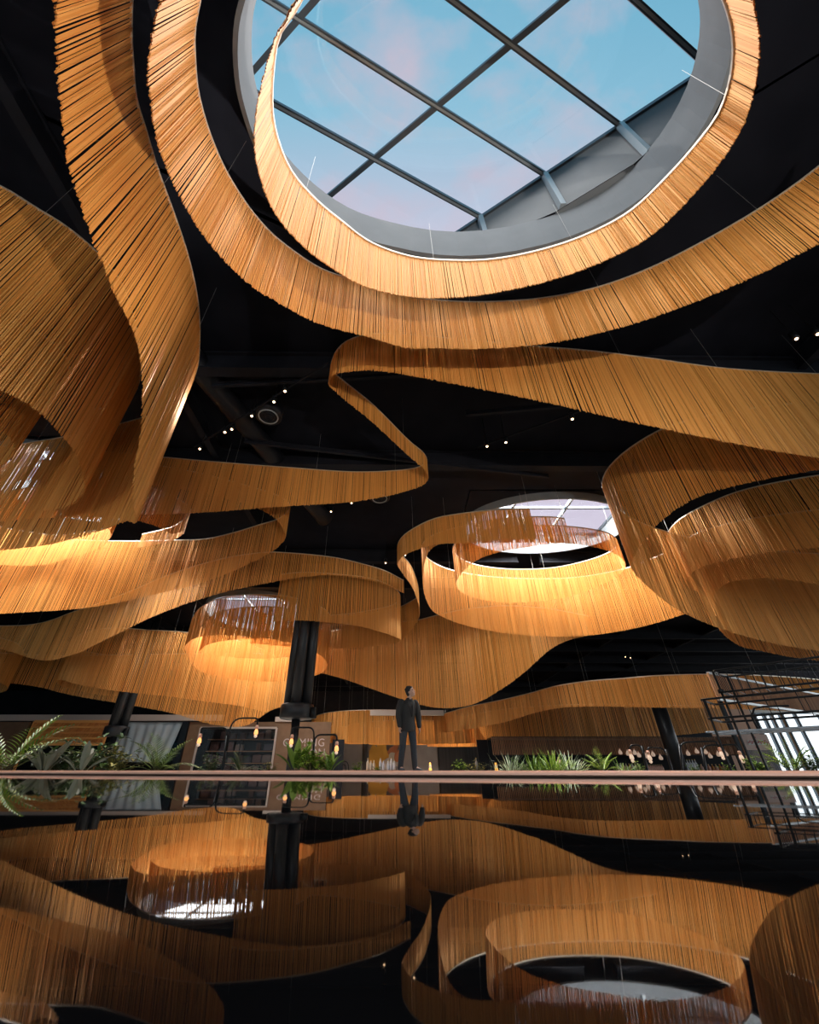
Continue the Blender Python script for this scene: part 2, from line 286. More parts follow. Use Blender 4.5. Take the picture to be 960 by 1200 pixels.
def along(P, step):
    """equally spaced points (x, y, d, tangent) along a polyline"""
    out = []; need = 0.0
    for a, b in zip(P[:-1], P[1:]):
        L = hypot(b.x - a.x, b.y - a.y)
        if L < 1e-7: continue
        tx, ty = (b.x - a.x) / L, (b.y - a.y) / L
        q = need
        while q < L:
            k = q / L; out.append((a.x + (b.x - a.x) * k, a.y + (b.y - a.y) * k, a.z + (b.z - a.z) * k, tx, ty)); q += step
        need = q - L
    return out

# ------------------------------------------------------------------ hanging chain curtains
CEIL_Z = 8.4
CURTAIN_LABEL = {
 'R0': 'broad shaded chain curtain at the left edge, curling inward, overlapped by the tall bright curtain',
 'R0b': 'dark reddish chain curtain at the left edge inside the curl of the broad shaded curtain',
 'R1': 'tall brightly lit chain curtain sweeping down the left side beside the skylight rings',
 'R2': 'long bright chain curtain arcing under the big skylight, outer of the two arcs round it',
 'R3': 'chain curtain hung round the rim of the big skylight opening, thin end crossing the glass',
 'R4': 'zigzag chain curtain winding across the middle with a hairpin curl under the bright arc',
 'R5': 'wide oval chain curtain at the left with bright inner face below the zigzag curtain',
 'R6': 'small closed chain ring at the left edge, palest, inside the wide oval curtain',
 'R6b': 'small chain curl with a cut free end beside the palest ring in the wide oval',
 'R7': 'wavy chain curtain drooping at the left below the wide oval, ending above the pipe column',
 'R8': 'shaded curved chain curtain hiding the top of the nearer clustered pipe column',
 'R10': 'bright chain ring left of the clustered pipe column, the larger outer one',
 'R11': 'palest chain ring left of the clustered pipe column, nested inside a larger ring',
 'R9': 'deep wave shaped chain curtain hanging low above the standing man',
 'R12': 'narrow S shaped chain curtain left of the oval double ring right of centre',
 'R13': 'large oval chain curtain right of centre, outer one of the double ring under a skylight',
 'R14': 'oval chain ring right of centre, pale inner one of the double ring under a skylight',
 'R15': 'tall brown chain curtain at the right with rounded left end behind the zigzag curtain',
 'R16': 'brown chain curtain at the right nested inside the tall rounded one',
 'R17': 'dark red-brown chain curtain low at the right edge above the wire rack',
 'R18': 'long low chain curtain rising to the right behind the tilted-looking round post and wire rack',
 'R19': 'wide chain curtain far left in front of the second pipe column',
 'R20': 'far low chain ring behind the man at hip height',
 'R21': 'brightest far flat chain ring behind the man, inside the low ring',
 'R22': 'far low chain curtain above the bar plants, beneath the long rising curtain',
 'R23': 'shaded far chain curtain with a hanging point in front of the brown shopfront at left',
 'R24': 'far chain curl at the left edge above the rattan screen',
}
rng = random.Random(5)
for key, (H, closed, nodes) in RIBBONS.items():
    P = spline([(x, y, d) for x, y, d in nodes], 14, closed)
    HZ = H + CAM_Z
    x0, y0 = P[0].x, P[0].y
    root = empty('chain_curtain', (x0, y0, HZ), CURTAIN_LABEL[key], 'chain curtain', 'hanging chain curtains')
    dist = min(hypot(q.x, q.y) for q in P)
    step = 0.020 if dist < 4 else 0.024 if dist < 8 else 0.030 if dist < 14 else 0.045 if dist < 24 else 0.07
    samples = along(P, step)
    wr = step * (0.62 if key == 'R3' else 0.56 if key in ('R1', 'R2', 'R4') else .50 if key in ('R0', 'R9', 'R12', 'R20', 'R18') else .385)
    # the chains: three-sided strands hung side by side, each swinging a little
    CL = .0030 if key in ('R0', 'R1') else .0008 if key == 'R3' else .0026 if dist < 9 else .0012
    JN = .08 if key == 'R3' else .25 if key in ('R0', 'R1') else .15
    v = []; f = []; n0 = 0
    clump = 0.0; cl_t = 0.0; turn = 0.0; tn_t = 0.0
    for i, (x, y, d, tx, ty) in enumerate(samples):
        if i % 6 == 0: cl_t = rng.gauss(0, CL); tn_t = rng.gauss(0, .20 if dist < 9 else .10)
        clump += (cl_t - clump) * .4; turn += (tn_t - turn) * .4
        jt = rng.gauss(0, step * (.16 if dist < 9 else .11)); jn = rng.gauss(0, step * JN)
        sw = clump * min(d, 2.5) + rng.gauss(0, .016 * JN); swn = rng.gauss(0, .024 * JN)
        zb = HZ - d + rng.gauss(0, 0.006)
        a0 = atan2(ty, tx) + turn + rng.gauss(0, .16); r = wr * rng.uniform(.88, 1.12)
        nx, ny = ty, -tx
        for z, k in ((HZ - .01, 0.0), (zb, 1.0)):
            cx = x - x0 + tx * (jt + sw * k) + nx * (jn + swn * k); cy = y - y0 + ty * (jt + sw * k) + ny * (jn + swn * k)
            for q in range(4):
                a = a0 + q * pi / 2; rr = r if q % 2 == 0 else r * .7
                v.append((cx + rr * cos(a), cy + rr * sin(a), z - HZ))
        o = n0
        f += [(o + q, o + (q + 1) % 4, o + 4 + (q + 1) % 4, o + 4 + q) for q in range(4)]
        n0 += 8
    me = bpy.data.meshes.new('chain_strands'); me.from_pydata(v, [], f); me.materials.append(M_CHAIN); me.update()
    o = bpy.data.objects.new('chain_strands', me); COL.objects.link(o); o.parent = root; o['kind'] = 'stuff'
    # the track they hang from
    tw = 0.018 if dist < 9 else 0.022 if dist < 20 else 0.03
    if key == 'R3': tw = 0.030
    mb = MB(); path = [(q[0], q[1], HZ) for q in along(P, .12 if dist < 9 else .25)] + [(P[-1].x, P[-1].y, HZ)]
    if closed: path = path[:-1]
    mb.tube(path, tw, 4, closed=closed)
    part(mb, 'track', M_RAILTOP, root)
    # thin wires up to the steelwork
    for q in along(P, 2.2 if dist < 9 else 4.0)[::1][:14]:
        mb = MB(); mb.tube([(q[0], q[1], HZ), (q[0], q[1], CEIL_Z)], .0028 if dist < 9 else .005, 4)
        part(mb, 'hanger_wire', M_WIRE, root)

# ------------------------------------------------------------------ skylights
def oval(cx, cy, a, b, n=48): return [(cx + a * cos(2 * pi * k / n), cy + b * sin(2 * pi * k / n)) for k in range(n)]
eye = [(q.x, q.y) for q in spline([(x, y, 0) for x, y in ROOF_EYE], 3, True)][:-1]
def area2(p): return sum(p[i - 1][0] * p[i][1] - p[i][0] * p[i - 1][1] for i in range(len(p)))
if area2(eye) < 0: eye.reverse()
HOLES = [eye, oval(-11.1, 11.0, 2.2, 2.1), oval(-7.9, 24.2, 3.2, 3.4), oval(6.25, 13.7, 3.2, 2.1), oval(2.5, -6.4, 5.0, 3.6)]

RX0, RX1, RY0, RY1 = -50.0, 50.0, -12.0, 54.0
FLOOR_Z = -1.0
bm = bmesh.new()
def ring(pts, z):
    vs = [bm.verts.new((x, y, z)) for x, y in pts]
    return [bm.edges.new((vs[i - 1], vs[i])) for i in range(len(vs))]
ed = ring([(RX0, RY0), (RX1, RY0), (RX1, RY1), (RX0, RY1)], CEIL_Z)
def clip_far(h, p, d):
    """keep the ceiling opening on the near side of the lantern's far wall"""
    L = hypot(*d); nx, ny = -d[1] / L, d[0] / L; out = []
    for x, y in h:
        k = (x - p[0]) * nx + (y - p[1]) * ny + .03; out.append((x - nx * k, y - ny * k) if k > 0 else (x, y))
    return out
Bv = (1.135, -0.72); Av = (-2.27, -0.98)        # cells of the big skylight run at a slant to the view
far0 = (2.0 - Bv[0], 3.7 - Bv[1])
ed += ring(clip_far(HOLES[0], far0, Bv), CEIL_Z)
for h in HOLES[1:]: ed += ring(h, CEIL_Z)
bmesh.ops.triangle_fill(bm, use_beauty=True, edges=ed, normal=(0, 0, -1))
me = bpy.data.meshes.new('ceiling'); bm.to_mesh(me); bm.free(); me.materials.append(M_CEIL)
struct(bpy.data.objects.new('ceiling', me)); COL.objects.link(bpy.data.objects['ceiling'])

def skylight(n, hole, origin, A, B, cols, rows, ztop, light, label, thick):
    """round curb in the ceiling, square lantern above it with panes between bars; A, B: cell vectors"""
    o = Vector((origin[0], origin[1], 0)); A = Vector((*A, 0)); B = Vector((*B, 0))
    c = o + B * (cols / 2) + A * (rows / 2)
    root = empty('window_%d' % n, (c.x, c.y, CEIL_Z), label, 'skylight')
    root['kind'] = 'structure'
    mb = MB(); mb.wallstrip(hole, 7.5 if n == 1 else 8.1, CEIL_Z + .02, .06); fix(part(mb, 'curb', M_CURB, root))
    corners = [o, o + B * cols, o + B * cols + A * rows, o + A * rows]
    mb = MB(); q = [(k.x, k.y) for k in corners]
    if area2(q) < 0: q.reverse()
    mb.wallstrip(q, CEIL_Z, ztop + .02, .08); fix(part(mb, 'lantern_wall', M_BOXW, root))
    def P(i, j, z): k = o + B * i + A * j; return (k.x, k.y, z)
    for i in range(cols):
        for j in range(rows):
            mb = MB()
            vs = [P(p, q, ztop + z) for z in (0, .012) for p, q in ((i, j), (i + 1, j), (i + 1, j + 1), (i, j + 1))]
            mb.add(vs, [(3, 2, 1, 0), (4, 5, 6, 7), (0, 1, 5, 4), (1, 2, 6, 5), (2, 3, 7, 6), (3, 0, 4, 7)])
            fix(part(mb, 'pane', M_GLASS, root))
    for i in range(cols + 1):
        mb = MB(); mb.bar(P(i, 0, ztop - .06), P(i, rows, ztop - .06), thick, .11); part(mb, 'glazing_bar', M_BAR, root)
        mb = MB(); mb.bar(P(i, 0, ztop - .125), P(i, rows, ztop - .125), thick * .4, .02); part(mb, 'bar_cap', M_BARL, root)
        mb = MB(); k = Vector(P(i, 0, 0)) + A * .02; mb.bar((k.x, k.y, CEIL_Z), (k.x, k.y, ztop - .1), .10, .10); part(mb, 'corner_post', M_BARL, root)
    for j in range(rows + 1):
        mb = MB(); mb.bar(P(0, j, ztop - .065), P(cols, j, ztop - .065), thick, .10); part(mb, 'glazing_bar', M_BAR, root)
    cx = sum(p[0] for p in hole) / len(hole); cy = sum(p[1] for p in hole) / len(hole)
    w = max(p[0] for p in hole) - min(p[0] for p in hole); h = max(p[1] for p in hole) - min(p[1] for p in hole)
    ld = bpy.data.lights.new('daylight', 'AREA'); ld.shape = 'ELLIPSE'; ld.size = w * .96; ld.size_y = h * .96
    ld.energy = light; ld.color = (1.0, 0.975, 0.95)
    lo = bpy.data.objects.new('daylight', ld); COL.objects.link(lo); lo.location = (cx, cy, ztop - .35 if n == 1 else ztop + .3)
    return root
w1 = skylight(1, eye, far0, Av, Bv, 6, 4, 10.0, LIGHT1, 'large round skylight overhead, blue sky through its grid of panes', .085)
cl = clip_far(eye, far0, Bv); cut = [k for k in range(len(eye)) if cl[k] != eye[k]]
if cut:
    while (cut[0] - 1) % len(eye) in cut and len(cut) < len(eye): cut = cut[-1:] + cut[:-1]
    mb = MB(); n = len(cut)
    mb.add([(*eye[k], CEIL_Z - .02) for k in cut] + [(*cl[k], CEIL_Z - .02) for k in cut], [(k, k + 1, n + k + 1, n + k) for k in range(n - 1)])
    part(mb, 'ledge', M_BOXW, w1)
def square(n, hole, cx, cy, a, b, light, label):
    skylight(n, hole, (cx - a, cy + b), (0, -b), (2 * a / 3, 0), 3, 2, 9.2, light, label, .09)
square(2, HOLES[1], -11.1, 11.0, 2.3, 2.2, LIGHT2, 'small skylight glimpsed through the chains at the left')
square(3, HOLES[2], -7.9, 24.2, 3.3, 3.5, LIGHT3, 'skylight glimpsed above the rings left of the pipe column')
square(4, HOLES[3], 6.25, 13.7, 3.3, 2.2, LIGHT4, 'skylight with grey curb above the double ring right of centre')
square(5, HOLES[4], 2.5, -6.4, 5.1, 3.7, LIGHT6, 'added unseen skylight in the ceiling behind the viewpoint')  # opening added out of view to throw more light on the near curtains

# ------------------------------------------------------------------ room shell
def poly(name, vs, m):
    mb = MB(); mb.add(vs, [tuple(range(len(vs)))]); return struct(mb.build(name, m))
poly('floor', [(RX0, RY0, FLOOR_Z), (RX1, RY0, FLOOR_Z), (RX1, RY1, FLOOR_Z), (RX0, RY1, FLOOR_Z)], M_FLOOR)
for nm, c, s in (('wall_back', (0, RY1 + .1, 3.7), (100.4, .2, 9.4)), 
                 ('wall_left', (RX0 - .1, 21, 3.7), (.2, 66, 9.4))):
    mb = MB(); mb.box(c, s); struct(mb.build(nm, M_WALL))
root = empty('window_20', (0, RY0, FLOOR_Z), 'added unseen glazed front behind the viewpoint, for fill light', 'window'); root['kind'] = 'structure'  # glazing added out of view, its area lamp fills surfaces facing the viewer
mb = MB(); mb.box((0, RY0, 3.7), (100, .03, 9.4)); part(mb, 'pane', M_GLASS, root)
mb = MB()
for k in range(26): mb.box((-50 + 4 * k, RY0, 3.7), (.12, .2, 9.4))
for z in (-.9, 2.2, 5.2, 8.3): mb.box((0, RY0, z), (100, .2, .12))
part(mb, 'window_frame', M_BAR, root)
ld = bpy.data.lights.new('front_fill', 'AREA'); ld.shape = 'RECTANGLE'; ld.size = 70; ld.size_y = 8; ld.energy = LIGHT_FRONT; ld.color = (1.0, .95, .88)
lo = bpy.data.objects.new('front_fill', ld); COL.objects.link(lo); lo.location = (0, RY0 - .6, 3.6); lo.rotation_euler = (radians(90), 0, 0)
root = empty('window_21', (RX1, 21, FLOOR_Z), 'added unseen glazed right side beyond the frame, for side light', 'window'); root['kind'] = 'structure'  # glazing and area lamp added out of view to light curtains from the right
mb = MB(); mb.box((RX1, 21, 3.7), (.03, 66, 9.4)); part(mb, 'pane', M_GLASS, root)
mb = MB()
for k in range(18): mb.box((RX1, RY0 + 66 * k / 17, 3.7), (.2, .12, 9.4))
for z in (-.9, 2.2, 5.2, 8.3): mb.box((RX1, 21, z), (.2, 66, .12))
part(mb, 'window_frame', M_BAR, root)
ld = bpy.data.lights.new('side_fill', 'AREA'); ld.shape = 'RECTANGLE'; ld.size = 8; ld.size_y = 50; ld.energy = LIGHT_SIDE; ld.color = (1.0, .95, .88)
lo = bpy.data.objects.new('side_fill', ld); COL.objects.link(lo); lo.location = (RX1 + .6, 14, 3.6); lo.rotation_euler = (0, radians(90), 0)
def clear(x, y):
    """distance of a ceiling point from the nearest skylight opening"""
    best = 9.0
    for h in HOLES:
        cx = sum(p[0] for p in h) / len(h); cy = sum(p[1] for p in h) / len(h)
        a = max(abs(p[0] - cx) for p in h) + .25; b = max(abs(p[1] - cy) for p in h) + .25
        best = min(best, hypot((x - cx) / a, (y - cy) / b))
    return best > 1.0
def beam_run(a, b, z, w, h, flange=True):
    a = Vector((*a, z)); b = Vector((*b, z)); L = (b - a).length; n = int(L / .25); run = []
    segs = []
    for i in range(n + 1):
        p = a + (b - a) * (i / n)
        if clear(p.x, p.y): run.append(p)
        elif run: segs.append(run); run = []
    if run: segs.append(run)
    for r in segs:
        if (r[-1] - r[0]).length < .6: continue
        mb = MB(); mb.bar(r[0], r[-1], w * .35, h)
        dz = Vector((0, 0, h / 2))
        mb.bar(r[0] + dz, r[-1] + dz, w, .05); mb.bar(r[0] - dz, r[-1] - dz, w, .05)
        struct(mb.build('ceiling_beam', M_BEAM))
for y in (5.6, 9.0, 15.6, 18.6, 27.5, 31.0, 35.0, 38.3, 46.5, 50):
    beam_run((-34, y), (40, y + .8), 8.02, .26, .55)
for x in (-15.5, -5.4, 9.6, 15.6, 21.5):
    beam_run((x, -1), (x + 1.0, 50), 8.16, .2, .4)
for a, b in (((-4.2, 6.3), (1.8, 5.9)), ((5.0, 4.3), (9.0, 0.2)), ((-4, 8.2), (5, 9.8)), ((2.0, 7.2), (9, 6.4))):
    beam_run(a, b, 7.72, .07, .10)
for (a, b, r) in (((-4.6, 5.6), (-2.4, 12.8), .28), ((-1.5, 26), (9.0, 28), .3)):
    mb = MB(); n = 12; pts = [(a[0] + (b[0] - a[0]) * k / n, a[1] + (b[1] - a[1]) * k / n, 8.02) for k in range(n + 1)]
    rs = [r * (1.06 if k % 3 == 0 else 1.0) for k in range(n + 1)]
    mb.tube(pts, rs, 14)
    tag(mb.build('ventilation_duct', M_DUCT, None, True), {-4.6: 'dark round air duct in the dark ceiling left of the zigzag curtain', -1.5: 'dark round air duct above the deep wave curtain'}[a[0]], 'air duct')
# ------------------------------------------------------------------ ceiling spots and vents
M_BULB = mat('warm_lamp', (1, .8, .6), .4, emit=(1.0, .62, .34), estr=9.0)
def at_z(px, py, z):
    u = (px - CX) / F_PX; v = (CY - py) / F_PX
    k = (z - CAM_Z) / (SP + v * CP)
    return Vector((u * k, (CP - v * SP) * k, z))
SPOT_Z = 7.35
spots = [(334, 459), (321, 471.5), (295, 488), (271.5, 503.5), (263.5, 507), (234, 526.5), (388, 600), (412, 590), (671, 491.6),
         (593, 519), (571, 523.5), (934, 397.5), (959, 392), (475, 651), (452, 660), (733, 770), (739, 771), (205, 742)]
names = ['topmost ceiling spot of the diagonal row left of the hairpin curl', 'second ceiling spot down the diagonal row left of the hairpin curl',
 'ceiling spot beside the round vent on the diagonal row', 'upper of two close ceiling spots low on the diagonal row', 'lower of two close ceiling spots low on the diagonal row',
 'lowest ceiling spot of the diagonal row, by the tall bright curtain', 'lower ceiling spot under the zigzag curtain', 'upper ceiling spot under the zigzag curtain by a vent',
 'lone ceiling spot under the zigzag curtain near the big brown curtain', 'upper of two ceiling spots right of the hairpin end', 'lower of two ceiling spots right of the hairpin end',
 'ceiling spot near the right edge below the bright arc', 'ceiling spot at the very right edge below the bright arc', 'ceiling spot between the S shaped curtain and the oval ring',
 'ceiling spot left of the S shaped curtain', 'left spot of the pair on the dark ceiling under the large oval', 'right spot of the pair on the dark ceiling under the large oval',
 'ceiling spot above the far left wide curtain']
for (px, py), nm in zip(spots, names):
    p = at_z(px, py, SPOT_Z)
    root = empty('ceiling_spotlight', p, nm, 'spotlight', 'ceiling spotlights')
    mb = MB(); mb.lathe((p.x, p.y, p.z), [(.045, .02), (.06, .03), (.06, .2), (.03, .22)], 12); part(mb, 'lamp_housing', M_BLACK, root, True)
    mb = MB(); mb.lathe((p.x, p.y, p.z), [(.001, -.008), (.02, -.006), (.030, .014), (.02, .03)], 12); part(mb, 'bulb', M_BULB, root, True)
    mb = MB(); mb.tube([(p.x, p.y, p.z + .2), (p.x, p.y, CEIL_Z)], .012, 6); part(mb, 'stem', M_BLACK, root)
for k, (x, y) in enumerate(((-2.2, 38.2), (4.6, 39.0), (-1.5, 44.5), (5.4, 45.5), (1.6, 42.0))):  # lamps added to brighten the far low rings
    root = empty('ceiling_spotlight', (x, y, SPOT_Z), 'added far ceiling downlight above the low rings behind the man', 'spotlight', 'added downlights above the far low rings')
    mb = MB(); mb.lathe((x, y, SPOT_Z), [(.09, .02), (.12, .03), (.12, .35), (.05, .38)], 14); part(mb, 'lamp_housing', M_BLACK, root, True)
    mb = MB(); mb.tube([(x, y, SPOT_Z + .36), (x, y, CEIL_Z)], .015, 6); part(mb, 'stem', M_BLACK, root)
    ld = bpy.data.lights.new('downlight', 'SPOT'); ld.energy = LIGHT5; ld.spot_size = radians(110); ld.spot_blend = .6; ld.color = (1, .84, .66); ld.shadow_soft_size = .15
    lo = bpy.data.objects.new('downlight', ld); COL.objects.link(lo); lo.location = (x, y, SPOT_Z - .05)
def aim(src, dst, energy, size=50):
    ld = bpy.data.lights.new('spot_beam', 'SPOT'); ld.energy = energy; ld.spot_size = radians(size); ld.spot_blend = .8; ld.color = (1, .88, .74); ld.shadow_soft_size = .05
    lo = bpy.data.objects.new('spot_beam', ld); COL.objects.link(lo); s = at_z(*src, SPOT_Z - .03); lo.location = s
    lo.rotation_euler = (Vector(dst) - s).to_track_quat('-Z', 'Y').to_euler()
aim(spots[2], (-3.6, 4.2, 5.6), SPOTS, 60)
def uplight(x, y, dst, energy, size, label):  # unseen lamp added to brighten the curtains from below
    root = empty('added_uplight', (x, y, FLOOR_Z), label, 'uplight', 'added floor uplights out of view')
    mb = MB(); mb.lathe((x, y, FLOOR_Z), [(.16, 0), (.16, .03), (.11, .06), (.11, .22), (.13, .24)], 16); part(mb, 'housing', M_BLACK, root, True)
    mb = MB(); mb.lathe((x, y, FLOOR_Z + .215), [(.10, 0), (.10, .012)], 16); part(mb, 'lens', M_BARL, root)
    ld = bpy.data.lights.new('added_uplight_beam', 'SPOT'); ld.energy = energy; ld.spot_size = radians(size); ld.spot_blend = .7; ld.color = (1, .93, .84); ld.shadow_soft_size = .09
    lo = bpy.data.objects.new('added_uplight_beam', ld); COL.objects.link(lo); s = Vector((x, y, FLOOR_Z + .26)); lo.location = s
    lo.rotation_euler = (Vector(dst) - s).to_track_quat('-Z', 'Y').to_euler()
uplight(2.2, 4.4, (-2.7, .9, 6.2), UP1, 42, 'added unseen floor uplight behind the counter, trained on the tall bright curtain')
uplight(3.4, -5.6, (2.4, 3.9, 6.5), UP2, 58, 'added unseen floor uplight behind the viewpoint, trained on the bright arcs')
uplight(-4.5, -6.2, (-4.6, 4.5, 5.4), UP2 * .35, 60, 'added unseen floor uplight behind the viewpoint, trained on the left curtains')
def track_run(a, b, label):
    p, q = at_z(*a, SPOT_Z + .13), at_z(*b, SPOT_Z + .13)
    mb = MB(); mb.bar(p, q, .035, .045); tag(mb.build('lighting_track', M_BEAM), label, 'lighting track')
track_run((385, 425), (228, 524), 'thin lighting track running down the diagonal spot row')
track_run((690, 478), (560, 524), 'thin lighting track under the zigzag curtain right of centre')
for (px, py), nm in (((314.6, 488), 'round ceiling vent beside the diagonal spot row'), ((445, 584), 'round ceiling vent just under the zigzag curtain')):
    p = at_z(px, py, 7.62); root = empty('ceiling_vent', p, nm, 'ceiling vent', 'round ceiling vents')
    mb = MB(); mb.lathe(p, [(.30, 0), (.34, .02), (.34, .25), (.30, .27)], 24); part(mb, 'housing', M_DUCT, root, True)
    for r in (.24, .16, .08):
        mb = MB(); mb.tube([(p.x + r * cos(k * pi / 10), p.y + r * sin(k * pi / 10), p.z - .015) for k in range(20)], .018, 6, closed=True)
        part(mb, 'vent_ring', M_BARL if r == .24 else M_DUCT, root)

# ------------------------------------------------------------------ polished counter in front of the viewpoint
def rail_y(x): return 1.53 - .40 * x if x > -2.6 else 2.57
def counter_z():
    """slightly crowned top: level at the far edge, falling away towards the viewer"""
    L = 1.5; zc = -L * tan(radians(.62)); prof = [(6.0, zc), (L, zc)]
    y, z = L, zc
    while y > -1.6:
        dy = .02; a = math.degrees(atan2(-z, max(y, .02)))
        s = min(max(CROWN * (a - 2.3), 0.0), 8.0)
        z -= dy * tan(radians(s)); y -= dy; prof.append((y, z))
    return prof
CROWN = 0.43
prof = counter_z()
def cz(y):
    for (ya, za), (yb, zb) in zip(prof[:-1], prof[1:]):
        if yb <= y <= ya: return zb + (za - zb) * ((y - yb) / (ya - yb)) + CAM_Z
    return (prof[-1][1] if y < prof[-1][0] else prof[0][1]) + CAM_Z
root = empty('bar_counter', (0, .6, FLOOR_Z), 'polished black counter with copper edge filling the bottom, mirroring the hall', 'counter')
mb = MB(); xs = [-5 + 10 * k / 40 for k in range(41)]
NY = 150; rows = []
for x in xs:
    y1 = rail_y(x); y0 = -1.5; rows.append([(x, y0 + (y1 - y0) * j / NY, cz(y0 + (y1 - y0) * j / NY)) for j in range(NY + 1)])
vs = sum(rows, []); fs = []
for i in range(len(xs) - 1):
    for j in range(NY):
        a = i * (NY + 1) + j; fs.append((a, a + NY + 1, a + NY + 2, a + 1))
nb = len(vs); vs2 = [(x, y, -.16) for x, y, z in vs]
vs += vs2; fs += [tuple(nb + q for q in reversed(f)) for f in fs]
for i in range(len(xs) - 1):
    a, b = i * (NY + 1), (i + 1) * (NY + 1); fs.append((b, a, a + nb, b + nb))
    a, b = a + NY, b + NY; fs.append((a, b, b + nb, a + nb))
for j in range(NY):
    a = j; fs.append((a, a + 1, a + 1 + nb, a + nb)); a = (len(xs) - 1) * (NY + 1) + j; fs.append((a + 1, a, a + nb, a + 1 + nb))
mb.add(vs, fs); part(mb, 'countertop', M_BLACKGLOSS, root, True)
mb = MB(); zr = cz(2.0)
path = [(-5, rail_y(-5)), (-2.6, 2.57)] + [(x, rail_y(x)) for x in (-2, -1, 0, 1, 2, 3, 4, 5)]
sec = [(-.012, .0015), (-.0155, .005), (-.0145, .010), (-.008, .0140), (.002, .0155), (.03, .0155), (.034, .012), (.034, -.12), (-.004, -.12), (-.004, .0)]
vs = []; fs = []
for x, y in path: vs += [(x + a * .35, y + a, zr + b) for a, b in sec]
n = len(sec)
for i in range(len(path) - 1):
    for k in range(n): fs.append((i * n + k, i * n + (k + 1) % n, (i + 1) * n + (k + 1) % n, (i + 1) * n + k))
fs += [tuple(range(n)), tuple(reversed(range((len(path) - 1) * n, len(path) * n)))]
mb.add(vs, fs); fix(part(mb, 'edge_trim', M_COPPER, root))
mb = MB(); mb.box((0, -.45, (-.16 + FLOOR_Z) / 2), (9.2, 1.3, -.16 - FLOOR_Z)); part(mb, 'base', M_BLACK, root)

# ------------------------------------------------------------------ pipe columns and posts
def pipe_column(x, y, collar_z, label):
    root = empty('pipe_column', (x, y, FLOOR_Z), label, 'column', 'clustered pipe columns')
    for k, (a, b) in enumerate(((-.33, 0), (0, -.33), (.33, 0), (0, .33))):
        mb = MB(); mb.tube([(x + a, y + b, collar_z + .2), (x + a, y + b, CEIL_Z - .05)], .205, 20); part(mb, 'pipe', M_COLUMN, root, True)
    mb = MB(); mb.lathe((x, y, collar_z), [(.42, 0), (.57, .02), (.62, .06), (.62, .46), (.59, .51), (.52, .53), (.3, .54)], 32); part(mb, 'collar', M_COLUMN, root, True)
    mb = MB(); mb.tube([(x, y, collar_z + .4), (x, y, CEIL_Z - .06)], .23, 12); part(mb, 'core', M_BLACK, root, True)
    mb = MB(); mb.lathe((x + .66, y - .2, collar_z + .14), [(.10, -.12), (.13, -.1), (.13, .22), (.09, .26)], 12); part(mb, 'floodlight', M_BLACK, root, True)
    mb = MB(); mb.tube([(x, y, FLOOR_Z + .04), (x, y, collar_z + .1)], .155, 18); part(mb, 'lower_post', M_COLUMN, root, True)
    mb = MB(); mb.lathe((x, y, FLOOR_Z), [(.40, 0), (.40, .04), (.24, .07)], 18); part(mb, 'base_plate', M_COLUMN, root)
    return root
pipe_column(-3.46, 16.75, 1.62, 'column of clustered black pipes left of the man, thick collar at its foot')
pipe_column(-15.2, 25.3, 1.58, 'second clustered black pipe column, at the left beside the rattan screen')
def post(px, Y, r, label, top):
    p = at(px, 903, Y); root = empty('round_post', (p.x, Y, FLOOR_Z), label, 'post', 'round black posts')
    mb = MB(); mb.tube([(p.x, Y, FLOOR_Z), (p.x, Y, top)], r, 20); part(mb, 'shaft', M_COLUMN, root, True)
    mb = MB(); mb.lathe((p.x, Y, top), [(r * 1.02, -.02), (r * 1.3, 0), (r * 1.3, .05), (r * .6, .06)], 18); part(mb, 'top_plate', M_COLUMN, root)
    mb = MB(); mb.lathe((p.x, Y, FLOOR_Z), [(r * 1.6, 0), (r * 1.6, .05), (r * 1.05, .08)], 18); part(mb, 'base_plate', M_COLUMN, root)
post(428, 38.0, .28, 'slim black post left of the man inside the far low ring', 3.4)
post(797, 24.0, .36, 'thick round black post at the right among the bar lamps', 3.75)

# ------------------------------------------------------------------ shopfronts and walls at the back
def panel(name, p0, p1, Y, th, m, kind='structure', parent=None):
    a, b = at(*p0, Y), at(*p1, Y); mb = MB()
    mb.box(((a.x + b.x) / 2, Y + th / 2, (a.z + b.z) / 2), (abs(b.x - a.x), th, abs(a.z - b.z)))
    if parent is not None: return part(mb, name, m, parent)
    o = mb.build(name, m); o['kind'] = kind; return o
YS = 33.0
aL, aR = at(-60, 846, YS), at(388, 846, YS)
shop_top = aL.z
def shopwall(x0, x1, z0, z1, m, nm, y=YS, th=.2):
    mb = MB(); mb.box(((x0 + x1) / 2, y + th / 2, (z0 + z1) / 2), (x1 - x0, th, z1 - z0)); return struct(mb.build(nm, m))
X = lambda px, Y=YS, py=880: at(px, py, Y).x
Zp = lambda py, Y=YS: at(CX, py, Y).z
shopwall(X(-60), X(20), FLOOR_Z, Zp(846), M_BROWNW, 'wall_left_shop')
shopwall(X(215), X(229), FLOOR_Z, Zp(846), M_BROWNW, 'wall_left_shop')
shopwall(X(322), X(386), FLOOR_Z, Zp(846), M_BROWNW, 'wall_left_shop')
shopwall(X(229), X(322), Zp(852), Zp(846), M_BROWNW, 'wall_left_shop')
shopwall(X(388), X(402), FLOOR_Z, Zp(866), M_WALL, 'wall_left_pier', YS + .5)
mb = MB(); mb.box(((X(-60) + X(255)) / 2, YS - .15, Zp(841.5)), (X(255) - X(-60), .3, Zp(838) - Zp(845))); struct(mb.build('trim_1', M_PINKTRIM))
mb = MB(); mb.box(((X(318) + X(338)) / 2, YS - .05, Zp(843)), (X(338) - X(318), .2, Zp(840.5) - Zp(846))); struct(mb.build('trim_2', M_PINKTRIM))
Y2 = 31.0
